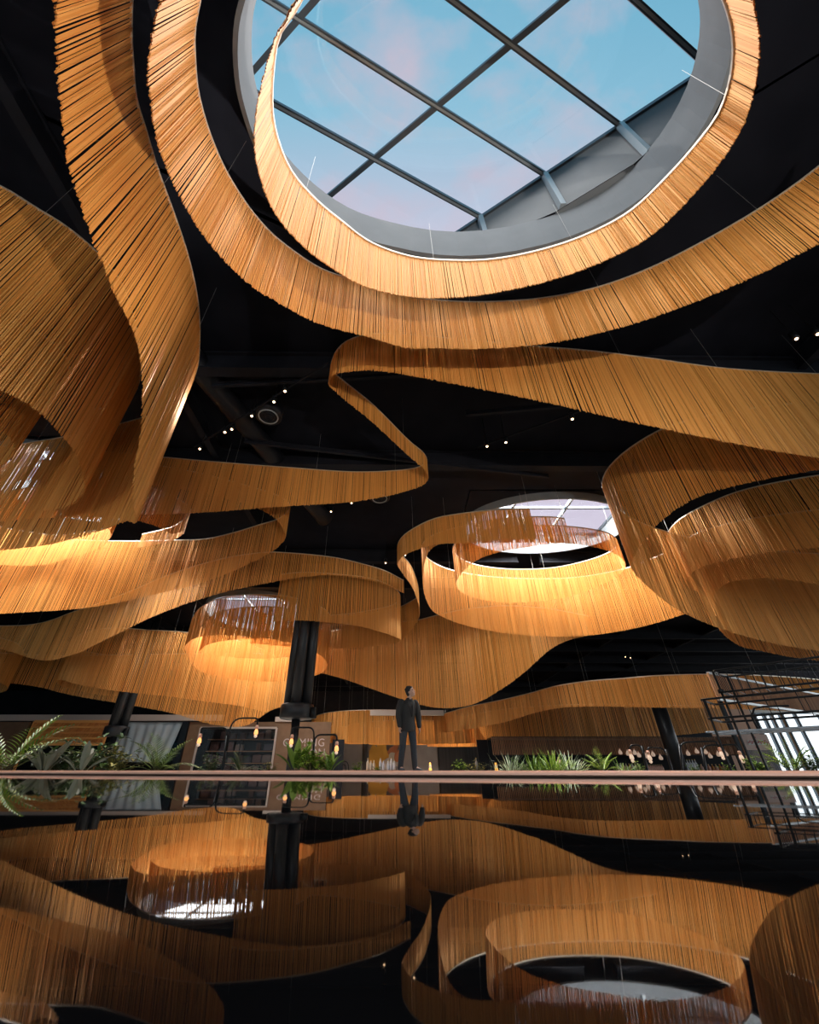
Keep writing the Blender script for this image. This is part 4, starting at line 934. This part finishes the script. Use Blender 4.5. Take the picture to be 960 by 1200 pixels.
# ------------------------------------------------------------------ wire rack at the right
RA = Vector((3.86, 5.0, 0)); RD = Vector((.64, -.72, 0)).normalized(); RN = Vector((RD.y * -1, RD.x, 0))
RN = Vector((.72, .64, 0)).normalized()
def onrack(px, py, off=0.0):
    u = (px - CX) / F_PX; v = (CY - py) / F_PX; r = Vector((u, CP - v * SP, SP + v * CP)); a = RA + RN * off
    k = a.dot(RN) / Vector((r.x, r.y, 0)).dot(RN); return Vector((r.x * k, r.y * k, CAM_Z + r.z * k))
def rk(s, z, off=0.0): q = RA + RD * s + RN * off; return Vector((q.x, q.y, z))
ztop = onrack(838, 786).z; zbot = onrack(848, 811).z
root = empty('wire_rack', (RA.x, RA.y, FLOOR_Z), 'black wire rack of stacked baskets at the right edge', 'rack')
RL, RW = 1.75, .55
def rounded(pts, r, z):
    """closed path of (s, off) with rounded corners"""
    out = []; n = len(pts)
    for i in range(n):
        a, b, c = [Vector((*pts[(i + k) % n], 0)) for k in (-1, 0, 1)]
        d1 = (a - b).normalized() * r; d2 = (c - b).normalized() * r
        for k in range(5): t = k / 4; q = (b + d1) * (1 - t) ** 2 + b * (2 * t * (1 - t)) + (b + d2) * t ** 2; out.append(rk(q.x, z, q.y))
    return out
def basket(s0, s1, o0, o1, z0, z1, r, nb, nm):
    mb = MB(); mb.tube(rounded([(s0, o0), (s1, o0), (s1, o1), (s0, o1)], .07, z1), r, 8, closed=True); b = part(mb, nm, M_BLACK, root, True)
    mb = MB(); mb.tube(rounded([(s0, o0), (s1, o0), (s1, o1), (s0, o1)], .07, z0), r, 8, closed=True); part(mb, 'lower_ring', M_BLACK, b, True)
    mb = MB(); n2 = max(3, int(nb * (o1 - o0) / (s1 - s0)))
    for k in range(nb + 1):
        s = s0 + .05 + (s1 - s0 - .1) * k / nb
        for o in (o0, o1): mb.tube([rk(s, z0, o), rk(s, z1, o)], .0042, 5)
    for k in range(n2 + 1):
        o = o0 + .05 + (o1 - o0 - .1) * k / n2
        for s in (s0, s1): mb.tube([rk(s, z0, o), rk(s, z1, o)], .0042, 5)
    part(mb, 'wires', M_BLACK, b)
    mb = MB()
    for k in range(nb * 2 // 3 + 1):
        s = s0 + .03 + (s1 - s0 - .06) * k / (nb * 2 // 3); mb.tube([rk(s, z0, o0), rk(s, z0, o1)], .0035, 5)
    part(mb, 'grid', M_BLACK, b)
    return b
basket(0, RL, 0, RW, zbot, ztop, .011, 22, 'top_basket')
z2t, z2b = onrack(850, 818).z, onrack(855, 841).z
basket(-.22, RL, -.06, RW, z2b, z2t, .012, 7, 'middle_basket')
z3 = onrack(850, 857).z
mb = MB()
for o in (0.0, RW * .5, RW): mb.tube([rk(-.3, z3, o), rk(RL, z3, o)], .009, 6)
for k in range(9): mb.tube([rk(-.25 + (RL + .2) * k / 8, z3, 0), rk(-.25 + (RL + .2) * k / 8, z3, RW)], .006, 5)
part(mb, 'lower_shelf', mat('bright_rod', (.35, .35, .36), .3, .8), root)
for s, o in ((0, 0), (-.19, -.05), (RL - .05, 0), (0.02, RW), (RL - .05, RW)):
    top = ztop if s >= 0 else z2t
    mb = MB(); mb.tube([rk(s, FLOOR_Z, o), rk(s, top, o)], .0125, 10); part(mb, 'leg', M_BLACK, root, True)
mb = MB(); mb.tube([rk(0.0, zbot - .01, -.0), rk(0.0, zbot + .03, 0)], .03, 10); part(mb, 'joint', M_BLACK, root, True)
mb = MB(); p = [onrack(889, 856, .2), onrack(881, 840, .2), onrack(884, 830, .2), onrack(896, 828, .2), onrack(925, 827, .2)]
mb.tube(p, .010, 8); part(mb, 'hook', M_BLACK, root, True)

# ------------------------------------------------------------------ slatted canopy, sign and windows at the right
root = empty('slatted_canopy', (11.0, 13.8, FLOOR_Z), 'slanting slatted wooden canopy behind the wire rack', 'canopy')
a, b = Vector((10.7, 14.1, 0)), Vector((19.0, 18.9, 0)); zt, zb = 2.76, 1.95
mb = MB(); n = 62
for k in range(n + 1):
    q = a + (b - a) * (k / n); mb.bar((q.x, q.y, zb), (q.x, q.y, zt), .055, .055)
part(mb, 'slats', M_WOOD, root)
for z, nm in ((zt, 'top_rail'), (zb, 'bottom_rail')):
    mb = MB(); mb.bar((a.x, a.y, z), (b.x, b.y, z), .09, .07); part(mb, nm, M_BARL, root)
for t in (.02, .98):
    q = a + (b - a) * t; mb = MB(); mb.bar((q.x + .3, q.y + .5, FLOOR_Z), (q.x + .3, q.y + .5, zt), .1, .1); part(mb, 'post', M_BLACK, root)
    mb = MB(); mb.bar((q.x, q.y, zt - .03), (q.x + .35, q.y + .55, zt - .03), .06, .06); part(mb, 'bracket', M_BLACK, root)

YW = 46.0
M_PINKW = mat('rosy_wall', (.58, .34, .24), .7, noise=(1, (.62, .38, .27), (1, 1, 1)))
shopwall(X(842, YW), X(899, YW), FLOOR_Z, Zp(826, YW), M_PINKW, 'wall_right_rosy', YW)
YG = 29.0
root = empty('sign', (X(886, YG), YG, FLOOR_Z), 'pale pink sign with red writing beside the windows at the right', 'sign')
x0, x1 = X(871.5, YG, 870), X(902, YG, 870); zt, zb = Zp(860.5, YG), Zp(879, YG)
mb = MB(); mb.box(((x0 + x1) / 2, YG, (zt + zb) / 2), (x1 - x0, .08, zt - zb)); part(mb, 'board', mat('sign_pink', (.78, .56, .48), .6), root)
mb = MB(); mb.box(((x0 + x1) / 2, YG - .05, (zt + zb) / 2 - .02), ((x1 - x0) * .74, .03, (zt - zb) * .30)); part(mb, 'white_band', M_WHITE, root)
M_RED = mat('sign_red', (.55, .05, .05), .5)
mb = MB(); zz = (zt + zb) / 2; pr = random.Random(8)
for k in range(13):
    xx = x0 + (x1 - x0) * (.16 + .70 * k / 12); hh = (zt - zb) * (.11 + .05 * (k % 3)); mb.box((xx, YG - .07, zz + .02 * ((k % 2) * 2 - 1)), (.035, .02, hh)); mb.box((xx + .05, YG - .07, zz + hh * (.45 if k % 2 else -.3)), (.09, .02, .03))
mb.box((x0 + (x1 - x0) * .52, YG - .05, zz + (zt - zb) * .30), (.10, .02, .10), pi / 4); mb.box((x0 + (x1 - x0) * .40, YG - .05, zz - (zt - zb) * .32), (.08, .02, .08))
part(mb, 'red_writing', M_RED, root)
mb = MB()
for k in range(16): x = x0 + (x1 - x0) * k / 15; mb.box((x, YG + .05, (zb + FLOOR_Z) / 2), (.06, .04, zb - FLOOR_Z))
part(mb, 'slatted_base', M_GREYW, root)

# bright windows along the right end of the back wall
M_DAY = mat('daylit_pane', (.9, .95, 1), .3, emit=(.86, .95, 1.0), estr=1.5)
n0 = 8
for i, (pa, pb) in enumerate(((899.5, 908), (911, 917), (920.5, 928), (933, 946), (949, 975))):
    xa, xb = X(pa, YW, 870), X(pb, YW, 870); zt = Zp(836, YW)
    root = empty('window_%d' % (n0 + i), ((xa + xb) / 2, YW, FLOOR_Z), ('first', 'second', 'third', 'fourth', 'fifth')[i] + ' tall bright window counted from the sign at the right', 'window'); root['kind'] = 'structure'
    mb = MB(); mb.box(((xa + xb) / 2, YW + .1, (zt + FLOOR_Z) / 2), (xb - xa, .02, zt - FLOOR_Z)); part(mb, 'pane', M_DAY, root)
    mb = MB()
    for x in (xa, xb): mb.box((x, YW, (zt + FLOOR_Z) / 2), (.12, .16, zt - FLOOR_Z))
    mb.box(((xa + xb) / 2, YW, zt), (xb - xa + .1, .16, .12)); part(mb, 'window_frame', M_BAR, root)
shopwall(X(899, YW), X(980, YW), Zp(836, YW), Zp(818, YW), mat('pale_wall', (.72, .66, .60), .7), 'wall_right_lintel', YW)
for pa, pb in ((917.2, 920.3), (928.2, 932.8), (946.2, 948.8)):
    shopwall(X(pa, YW, 870), X(pb, YW, 870), FLOOR_Z, Zp(836, YW), M_BROWNW, 'wall_right_pier', YW)
# platform the man stands on
root = empty('platform', (.45, 10.75, FLOOR_Z), 'low walkway platform under the standing man', 'platform')
mb = MB(); mb.box((.45, 10.75, -.04), (3.2, 1.5, .06), 0, .01); part(mb, 'deck', M_WOOD, root)
mb = MB(); mb.box((.45, 10.75, (-.07 + FLOOR_Z) / 2), (3.0, 1.3, -.07 - FLOOR_Z)); part(mb, 'base', M_BLACK, root)
# ------------------------------------------------------------------ the man
def skin_mesh(verts, edges, sub=2):
    """verts: list of (x, y, z, rx, ry)"""
    me = bpy.data.meshes.new('skin'); me.from_pydata([v[:3] for v in verts], edges, []); o = bpy.data.objects.new('skin', me); COL.objects.link(o)
    md = o.modifiers.new('s', 'SKIN'); md.use_smooth_shade = True; md.branch_smoothing = .3
    for sv, v in zip(me.skin_vertices[0].data, verts): sv.radius = (v[3], v[4] if len(v) > 4 else v[3])
    me.skin_vertices[0].data[0].use_root = True
    sb = o.modifiers.new('d', 'SUBSURF'); sb.levels = sub; sb.render_levels = sub
    dg = bpy.context.evaluated_depsgraph_get(); dg.update()
    out = bpy.data.meshes.new_from_object(o.evaluated_get(dg)); bpy.data.objects.remove(o); return out
def ball(c, r, sc=(1, 1, 1), rot=None, seg=20):
    bm = bmesh.new(); bmesh.ops.create_uvsphere(bm, u_segments=seg, v_segments=seg * 2 // 3, radius=r)
    Mx = Matrix.Translation(c) @ (rot.to_4x4() if rot else Matrix.Identity(4)) @ Matrix.Diagonal((*sc, 1)); bm.transform(Mx)
    me = bpy.data.meshes.new('b'); bm.to_mesh(me); bm.free(); return me
def fuse(meshes, name, m, parent, voxel=None, smooth=4):
    bm = bmesh.new()
    for q in meshes: bm.from_mesh(q)
    me = bpy.data.meshes.new(name); bm.to_mesh(me); bm.free()
    o = bpy.data.objects.new(name, me); COL.objects.link(o)
    if voxel:
        md = o.modifiers.new('r', 'REMESH'); md.mode = 'VOXEL'; md.voxel_size = voxel
        if smooth: s = o.modifiers.new('s', 'SMOOTH'); s.iterations = smooth; s.factor = .5
        dg = bpy.context.evaluated_depsgraph_get(); dg.update()
        me2 = bpy.data.meshes.new_from_object(o.evaluated_get(dg)); o.modifiers.clear(); o.data = me2; me = me2; me.name = name
    me.materials.clear(); me.materials.append(m); me.polygons.foreach_set('use_smooth', [True] * len(me.polygons)); me.update()
    if parent is not None: o.parent = parent
    return o
def mbm(mb):
    me = bpy.data.meshes.new('m'); me.from_pydata(mb.v, [], mb.f); me.update(); bm = bmesh.new(); bm.from_mesh(me); bmesh.ops.recalc_face_normals(bm, faces=bm.faces); bm.to_mesh(me); bm.free(); return me
def limb(pts):
    """tapered limb through (x, y, z, r) joints, rounded at the joints"""
    mb = MB(); P = spline4(pts, 5); mb.tube([p[:3] for p in P], [p[3] for p in P], 16)
    return [mbm(mb)] + [ball(Vector(p[:3]), p[3], seg=14) for p in (pts[0], pts[-1])]
def spline4(pts, n):
    out = []; N = len(pts)
    for i in range(N - 1):
        p0, p1, p2, p3 = pts[max(i - 1, 0)], pts[i], pts[i + 1], pts[min(i + 2, N - 1)]
        for k in range(n):
            t = k / n; out.append(tuple(.5 * (2 * b + (c - a) * t + (2 * a - 5 * b + 4 * c - d) * t * t + (3 * b - a - 3 * c + d) * t ** 3) for a, b, c, d in zip(p0, p1, p2, p3)))
    out.append(tuple(pts[-1])); return out
FD = Vector((.5, -.87, 0)); SD = Vector((.87, .5, 0))     # chest direction and its side
def trunk(rings, n=28):
    """rings: (x, y, z, half width, half depth) stacked upwards"""
    R = spline4(rings, 5); mb = MB(); vs = []
    for x, y, z, a, b in R:
        for k in range(n):
            g = 2 * pi * k / n; c, q = cos(g), sin(g); c = abs(c) ** .85 * (1 if c > 0 else -1); q = abs(q) ** .85 * (1 if q > 0 else -1)
            vs.append(Vector((x, y, z)) + SD * (a * c) + FD * (b * q))
    fs = [(i * n + k, i * n + (k + 1) % n, (i + 1) * n + (k + 1) % n, (i + 1) * n + k) for i in range(len(R) - 1) for k in range(n)]
    fs += [tuple(reversed(range(n))), tuple(range((len(R) - 1) * n, len(R) * n))]
    mb.add(vs, fs); return mbm(mb)
M_SKIN = mat('skin', (.60, .36, .26), .5); M_JACKET = mat('charcoal_jacket', (.030, .027, .025), .8, noise=(60, (.038, .034, .031), (1, 1, 1)))
M_TROUSER = mat('slate_trousers', (.040, .048, .058), .85, noise=(50, (.05, .058, .07), (1, 1, 1))); M_HAIR = mat('black_hair', (.012, .010, .009), .45)
M_SHIRT = mat('black_shirt', (.014, .013, .014), .7); M_SHOE = mat('grey_blue_shoe', (.08, .10, .125), .6); M_SOLE = mat('pale_sole', (.45, .45, .45), .6)
M_EYE = mat('dark_eye', (.02, .015, .012), .2); M_LIP = mat('lip', (.46, .20, .17), .5)
MX, MY, MZ = .46, 10.62, -.009
man = fuse([], 'person', M_SKIN, None)
# joints, relative to the feet
J = dict(pel=(0, 0, .93), spi=(.01, 0, 1.12), che=(.03, 0, 1.32), nb=(.05, -.01, 1.46), nk=(.06, -.02, 1.535), hd=(.075, -.03, 1.60),
 rh=(-.09, -.03, .89), rk=(-.13, -.05, .49), ra=(-.185, -.01, .09), rt=(-.13, -.13, .035), lh=(.09, .03, .89), lk=(.125, .01, .49), la=(.14, .04, .09), lt=(.27, -.03, .035),
 rs=(-.145, -.07, 1.41), re=(-.215, -.10, 1.13), rw=(-.195, -.16, .895), ls=(.20, .07, 1.41), le=(.265, .09, 1.13), lw=(.275, .04, .895))
def V(k, r, r2=None): return (*J[k], r, r2 or r)
def hand(w, d, side, thumb):
    """palm, four separate curled fingers and a thumb from the side of the palm"""
    out = []; w = Vector(w); d = Vector(d).normalized(); s = Vector(side).normalized(); t = Vector(thumb).normalized(); k = d.cross(s).normalized()
    out.append(skin_mesh([(*w, .024, .02), (*(w + d * .035), .026, .017), (*(w + d * .085), .034, .015)], [(0, 1), (1, 2)], 2))
    for i, L in enumerate((.066, .074, .070, .055)):
        b = w + d * .075 + s * (.030 - .020 * i); c = t * (1 if i < 9 else 0)
        p1 = b + d * (L * .45); p2 = p1 + (d * .8 + t * .45).normalized() * (L * .32); p3 = p2 + (d * .45 + t * .8).normalized() * (L * .28)
        out.append(skin_mesh([(*b, .0095, .0095), (*p1, .009, .009), (*p2, .008, .008), (*p3, .007, .007)], [(0, 1), (1, 2), (2, 3)], 1))
    b = w + d * .028 + s * .026; p1 = b + (d * .6 + s * .6 + t * .3).normalized() * .035; p2 = p1 + (d * .9 + t * .5).normalized() * .028
    out.append(skin_mesh([(*b, .012, .012), (*p1, .0105, .0105), (*p2, .0085, .0085)], [(0, 1), (1, 2)], 1))
    return out
# head: turned to the right of the picture and tipped back
hd = Vector((.085, -.035, 1.645)); yaw, tilt = radians(-22), radians(20)
RH = Matrix.Rotation(yaw, 3, 'Z') @ Matrix.Rotation(-tilt, 3, 'Y')     # face looks along local +X
def H(x, y, z): return hd + RH @ Vector((x, y, z))
head = [ball(H(0, 0, .015), .1, (.98, .78, 1.08), RH), ball(H(.030, 0, -.055), .1, (.66, .60, .66), RH), ball(H(.062, 0, -.088), .026, (1, 1.1, .8), RH),
        ball(H(.098, 0, -.015), .016, (1.15, .75, 1.7), RH), ball(H(.107, 0, -.034), .014, (1.1, 1.1, .9), RH), ball(H(.085, 0, .028), .03, (.6, 1.9, .5), RH),
        ball(H(.088, 0, -.062), .016, (.8, 1.5, .8), RH)]
for s in (-1, 1): head += [ball(H(-.008, .077 * s, -.012), .026, (.8, .45, 1.25), RH), ball(H(.055, .045 * s, -.035), .03, (1, .8, .9), RH)]
hr = hand(J['rw'], (.02, -.1, -1), (.5, -.85, 0), (.85, .3, 0)); hl = hand(J['lw'], (.05, -.1, -1), (.2, -.95, 0), (-.8, .1, 0))
def L(*ks): return limb([(*J[k], r) for k, r in ks])
torso = trunk([(0, 0, .84, .15, .105), (0, 0, .93, .165, .115), (.008, 0, 1.08, .150, .100), (.02, 0, 1.25, .170, .110), (.032, 0, 1.37, .175, .100), (.042, -.003, 1.44, .12, .075), (.05, -.01, 1.475, .065, .06)])
body = [torso] + limb([(*J['nb'], .06), (*J['nk'], .054), (*J['hd'], .055)]) + L(('rh', .088), ('rk', .060), ('ra', .042)) + L(('ra', .042), ('rt', .032)) + L(('lh', .088), ('lk', .060), ('la', .042)) + L(('la', .042), ('lt', .032)) \
    + L(('rs', .058), ('re', .045), ('rw', .028)) + L(('ls', .058), ('le', .045), ('lw', .028))
bo = fuse(body + head + hr + hl, 'person', M_SKIN, None, .0065, 2)
man.data = bo.data; bpy.data.objects.remove(bo)
man.location = (MX, MY, MZ)
tag(man, 'person in charcoal jacket and slate trousers standing mid-hall, head tipped back looking up', 'person')
def child(o, label=None):
    if label: o['label'] = label
    return o
# trousers
tr = [trunk([(0, 0, .80, .150, .112), (0, 0, .88, .178, .128), (0, 0, .95, .178, .126), (.003, 0, 1.02, .168, .118)])]
tr += limb([(*J['rh'], .105), (-.112, -.042, .70, .090), (*J['rk'], .075), (-.163, -.03, .27, .066), (-.187, -.012, .09, .062)])
tr += limb([(*J['lh'], .105), (.108, .02, .70, .090), (*J['lk'], .075), (.133, .025, .27, .066), (.145, .038, .09, .062)])
child(fuse(tr, 'trousers', M_TROUSER, man, .009, 3), 'slate blue trousers')
# jacket: body, flared hem and sleeves
jt = [trunk([(0, -.005, .80, .198, .150), (0, 0, .90, .194, .146), (.006, 0, 1.06, .172, .124), (.018, 0, 1.22, .188, .130), (.030, 0, 1.36, .200, .124), (.040, -.002, 1.435, .155, .098), (.048, -.006, 1.485, .085, .080)])]
jt += limb([(*J['rs'], .084), (-.192, -.085, 1.28, .078), (*J['re'], .070), (-.207, -.13, 1.02, .060), (-.197, -.157, .915, .052)])
jt += limb([(*J['ls'], .084), (.243, .08, 1.28, .078), (*J['le'], .070), (.272, .067, 1.02, .060), (.276, .043, .915, .052)])
jk = fuse(jt, 'jacket', M_JACKET, man, .009, 3)
child(jk, 'charcoal jacket worn open at the neck')
def front(s, z, d): return Vector((.03, 0, z)) + FD * d + SD * s
mb = MB()
vs = [front(-.045, 1.47, .100), front(.045, 1.47, .100), front(.03, 1.25, .139), front(.004, 1.10, .136), front(-.022, 1.25, .139)]
vs += [q - FD * .03 for q in vs]; n = 5
mb.add(vs, [(0, 1, 2, 3, 4), (9, 8, 7, 6, 5)] + [(k, k + 5, (k + 1) % 5 + 5, (k + 1) % 5) for k in range(5)])
o = fix(mb.build('shirt', M_SHIRT, man)); child(o, 'black shirt showing in the jacket opening')
for s in (-1, 1):
    mb = MB(); vs = [front(.048 * s, 1.485, .092), front(.095 * s, 1.40, .112), front(.070 * s, 1.33, .136), front(.006 * s + .004, 1.10, .146), front(.03 * s, 1.30, .144)]
    vs += [q - FD * .014 for q in vs]
    mb.add(vs, [(0, 1, 2, 3, 4), (9, 8, 7, 6, 5)] + [(k, k + 5, (k + 1) % 5 + 5, (k + 1) % 5) for k in range(5)]); fix(mb.build('lapel', M_JACKET, man))
mb = MB(); vs = []
for k in range(15):
    g = radians(-60) + (2 * pi - radians(120)) * k / 14 + radians(-60) + pi / 1.0
    g = atan2(FD.y, FD.x) + radians(35) + radians(290) * k / 14
    for z, r in ((1.45, .082), (1.515, .070), (1.50, .082)): vs.append((.055 + r * cos(g), -.012 + r * .95 * sin(g), z))
fs = [(k * 3 + a, k * 3 + b, k * 3 + 3 + b, k * 3 + 3 + a) for k in range(14) for a, b in ((0, 1), (1, 2), (2, 0))]
mb.add(vs, fs); o = fix(mb.build('collar', M_SHIRT, man, True))
for k in range(2):
    mb = MB(); q = front(.012, 1.07 - .10 * k, .146); mb.lathe((q.x, q.y, q.z), [(.004, -.006), (.009, -.003), (.009, .003), (.004, .006)], 10); mb.build('button', M_BLACK, man)
for a, t, s in (('ra', 'rt', 0), ('la', 'lt', 1)):
    A, T = Vector(J[a]), Vector(J[t]); d = (T - A); d.z = 0; d.normalize()
    o = fuse([skin_mesh([(*(A - d * .04 + Vector((0, 0, -.045))), .045, .045), (*(A + Vector((0, 0, -.025))), .055, .055), (*(A + d * .10 + Vector((0, 0, -.045))), .045, .04), (*(A + d * .19 + Vector((0, 0, -.055))), .038, .028)], [(0, 1), (1, 2), (2, 3)], 2)], 'shoe', M_SHOE, man, .006, 1)
    mb = MB(); e = A + d * .075; mb.box((e.x, e.y, .012), (.29, .088, .024), atan2(d.y, d.x), .02); mb.build('sole', M_SOLE, man)
# hair, eyes, brows, mouth
hair = [ball(H(-.022, 0, .052), .1, (.99, .90, .86), RH), ball(H(-.055, 0, .0), .08, (.75, .98, 1.25), RH)]
for k in range(26):
    g = random.Random(k).uniform(-pi, pi); e = random.Random(k + 90).uniform(.35, 1.5)
    hair.append(ball(H(-.025 + .085 * cos(g) * cos(e), .082 * sin(g) * cos(e), .055 + .085 * sin(e)), .028, (1.2, .8, .8), RH, 10))
for s in (-1, 1): hair.append(ball(H(.0, .072 * s, .03), .028, (.9, .5, 1.4), RH, 10))
hair += [ball(H(.066, -.03, .092), .03, (1, 1.2, .7), RH, 10), ball(H(.066, .03, .092), .03, (1, 1.2, .7), RH, 10)]
child(fuse(hair, 'hair', M_HAIR, man, .008, 1), 'short tousled black hair')
for s in (-1, 1):
    fuse([ball(H(.084, .033 * s, .008), .011, (.6, 1.2, .6), RH, 12)], 'eye', M_EYE, man)
    fuse([ball(H(.092, .034 * s, .030), .012, (.45, 1.7, .35), RH, 12)], 'eyebrow', M_HAIR, man)
fuse([ball(H(.099, 0, -.062), .012, (.5, 1.9, .45), RH, 12)], 'mouth', M_LIP, man)

# ------------------------------------------------------------------ sky
w = bpy.data.worlds.new('sky'); SC.world = w; w.use_nodes = True; nt = w.node_tree
bg = nt.nodes['Background']; tc = nt.nodes.new('ShaderNodeTexCoord')
mp = nt.nodes.new('ShaderNodeMapping'); mp.inputs['Scale'].default_value = (2.2, 3.4, 1.0); mp.inputs['Rotation'].default_value = (0, 0, .5)
nz = nt.nodes.new('ShaderNodeTexNoise'); nz.inputs['Scale'].default_value = 2.1; nz.inputs['Detail'].default_value = 5; nz.inputs['Roughness'].default_value = .55
cr = nt.nodes.new('ShaderNodeValToRGB'); cr.color_ramp.elements[0].position = .47; cr.color_ramp.elements[1].position = .70
cr.color_ramp.elements[0].color = (0, 0, 0, 1); cr.color_ramp.elements[1].color = (1, 1, 1, 1)
sx = nt.nodes.new('ShaderNodeSeparateXYZ')
gr = nt.nodes.new('ShaderNodeValToRGB'); e = gr.color_ramp.elements
e[0].position = 0.0; e[0].color = (.15, .46, .66, 1); e[1].position = .42; e[1].color = (.74, .66, .80, 1)
k = gr.color_ramp.elements.new(.20); k.color = (.30, .58, .76, 1)
mx = nt.nodes.new('ShaderNodeMixRGB'); mx.inputs[2].default_value = (.72, .56, .66, 1)
ml = nt.nodes.new('ShaderNodeMath'); ml.operation = 'MULTIPLY'; ml.inputs[1].default_value = .75
nt.links.new(tc.outputs['Generated'], mp.inputs['Vector']); nt.links.new(mp.outputs['Vector'], nz.inputs['Vector']); nt.links.new(nz.outputs['Fac'], cr.inputs['Fac'])
nt.links.new(tc.outputs['Generated'], sx.inputs[0]); nt.links.new(sx.outputs['Y'], gr.inputs['Fac'])
nt.links.new(cr.outputs['Color'], ml.inputs[0]); nt.links.new(ml.outputs[0], mx.inputs[0]); nt.links.new(gr.outputs['Color'], mx.inputs[1])
nt.links.new(mx.outputs[0], bg.inputs['Color']); bg.inputs['Strength'].default_value = 1.0

# ------------------------------------------------------------------ picture settings
vs_ = SC.view_settings; vs_.view_transform = 'Standard'; vs_.look = 'None'; vs_.gamma = 1.0; vs_.exposure = EXPOSURE; vs_.use_curve_mapping = False
SC.cycles.max_bounces = 8; SC.cycles.diffuse_bounces = 4; SC.cycles.glossy_bounces = 4; SC.cycles.transparent_max_bounces = 16
SC.cycles.caustics_reflective = False; SC.cycles.caustics_refractive = False
SC.cycles.sample_clamp_indirect = 4.0
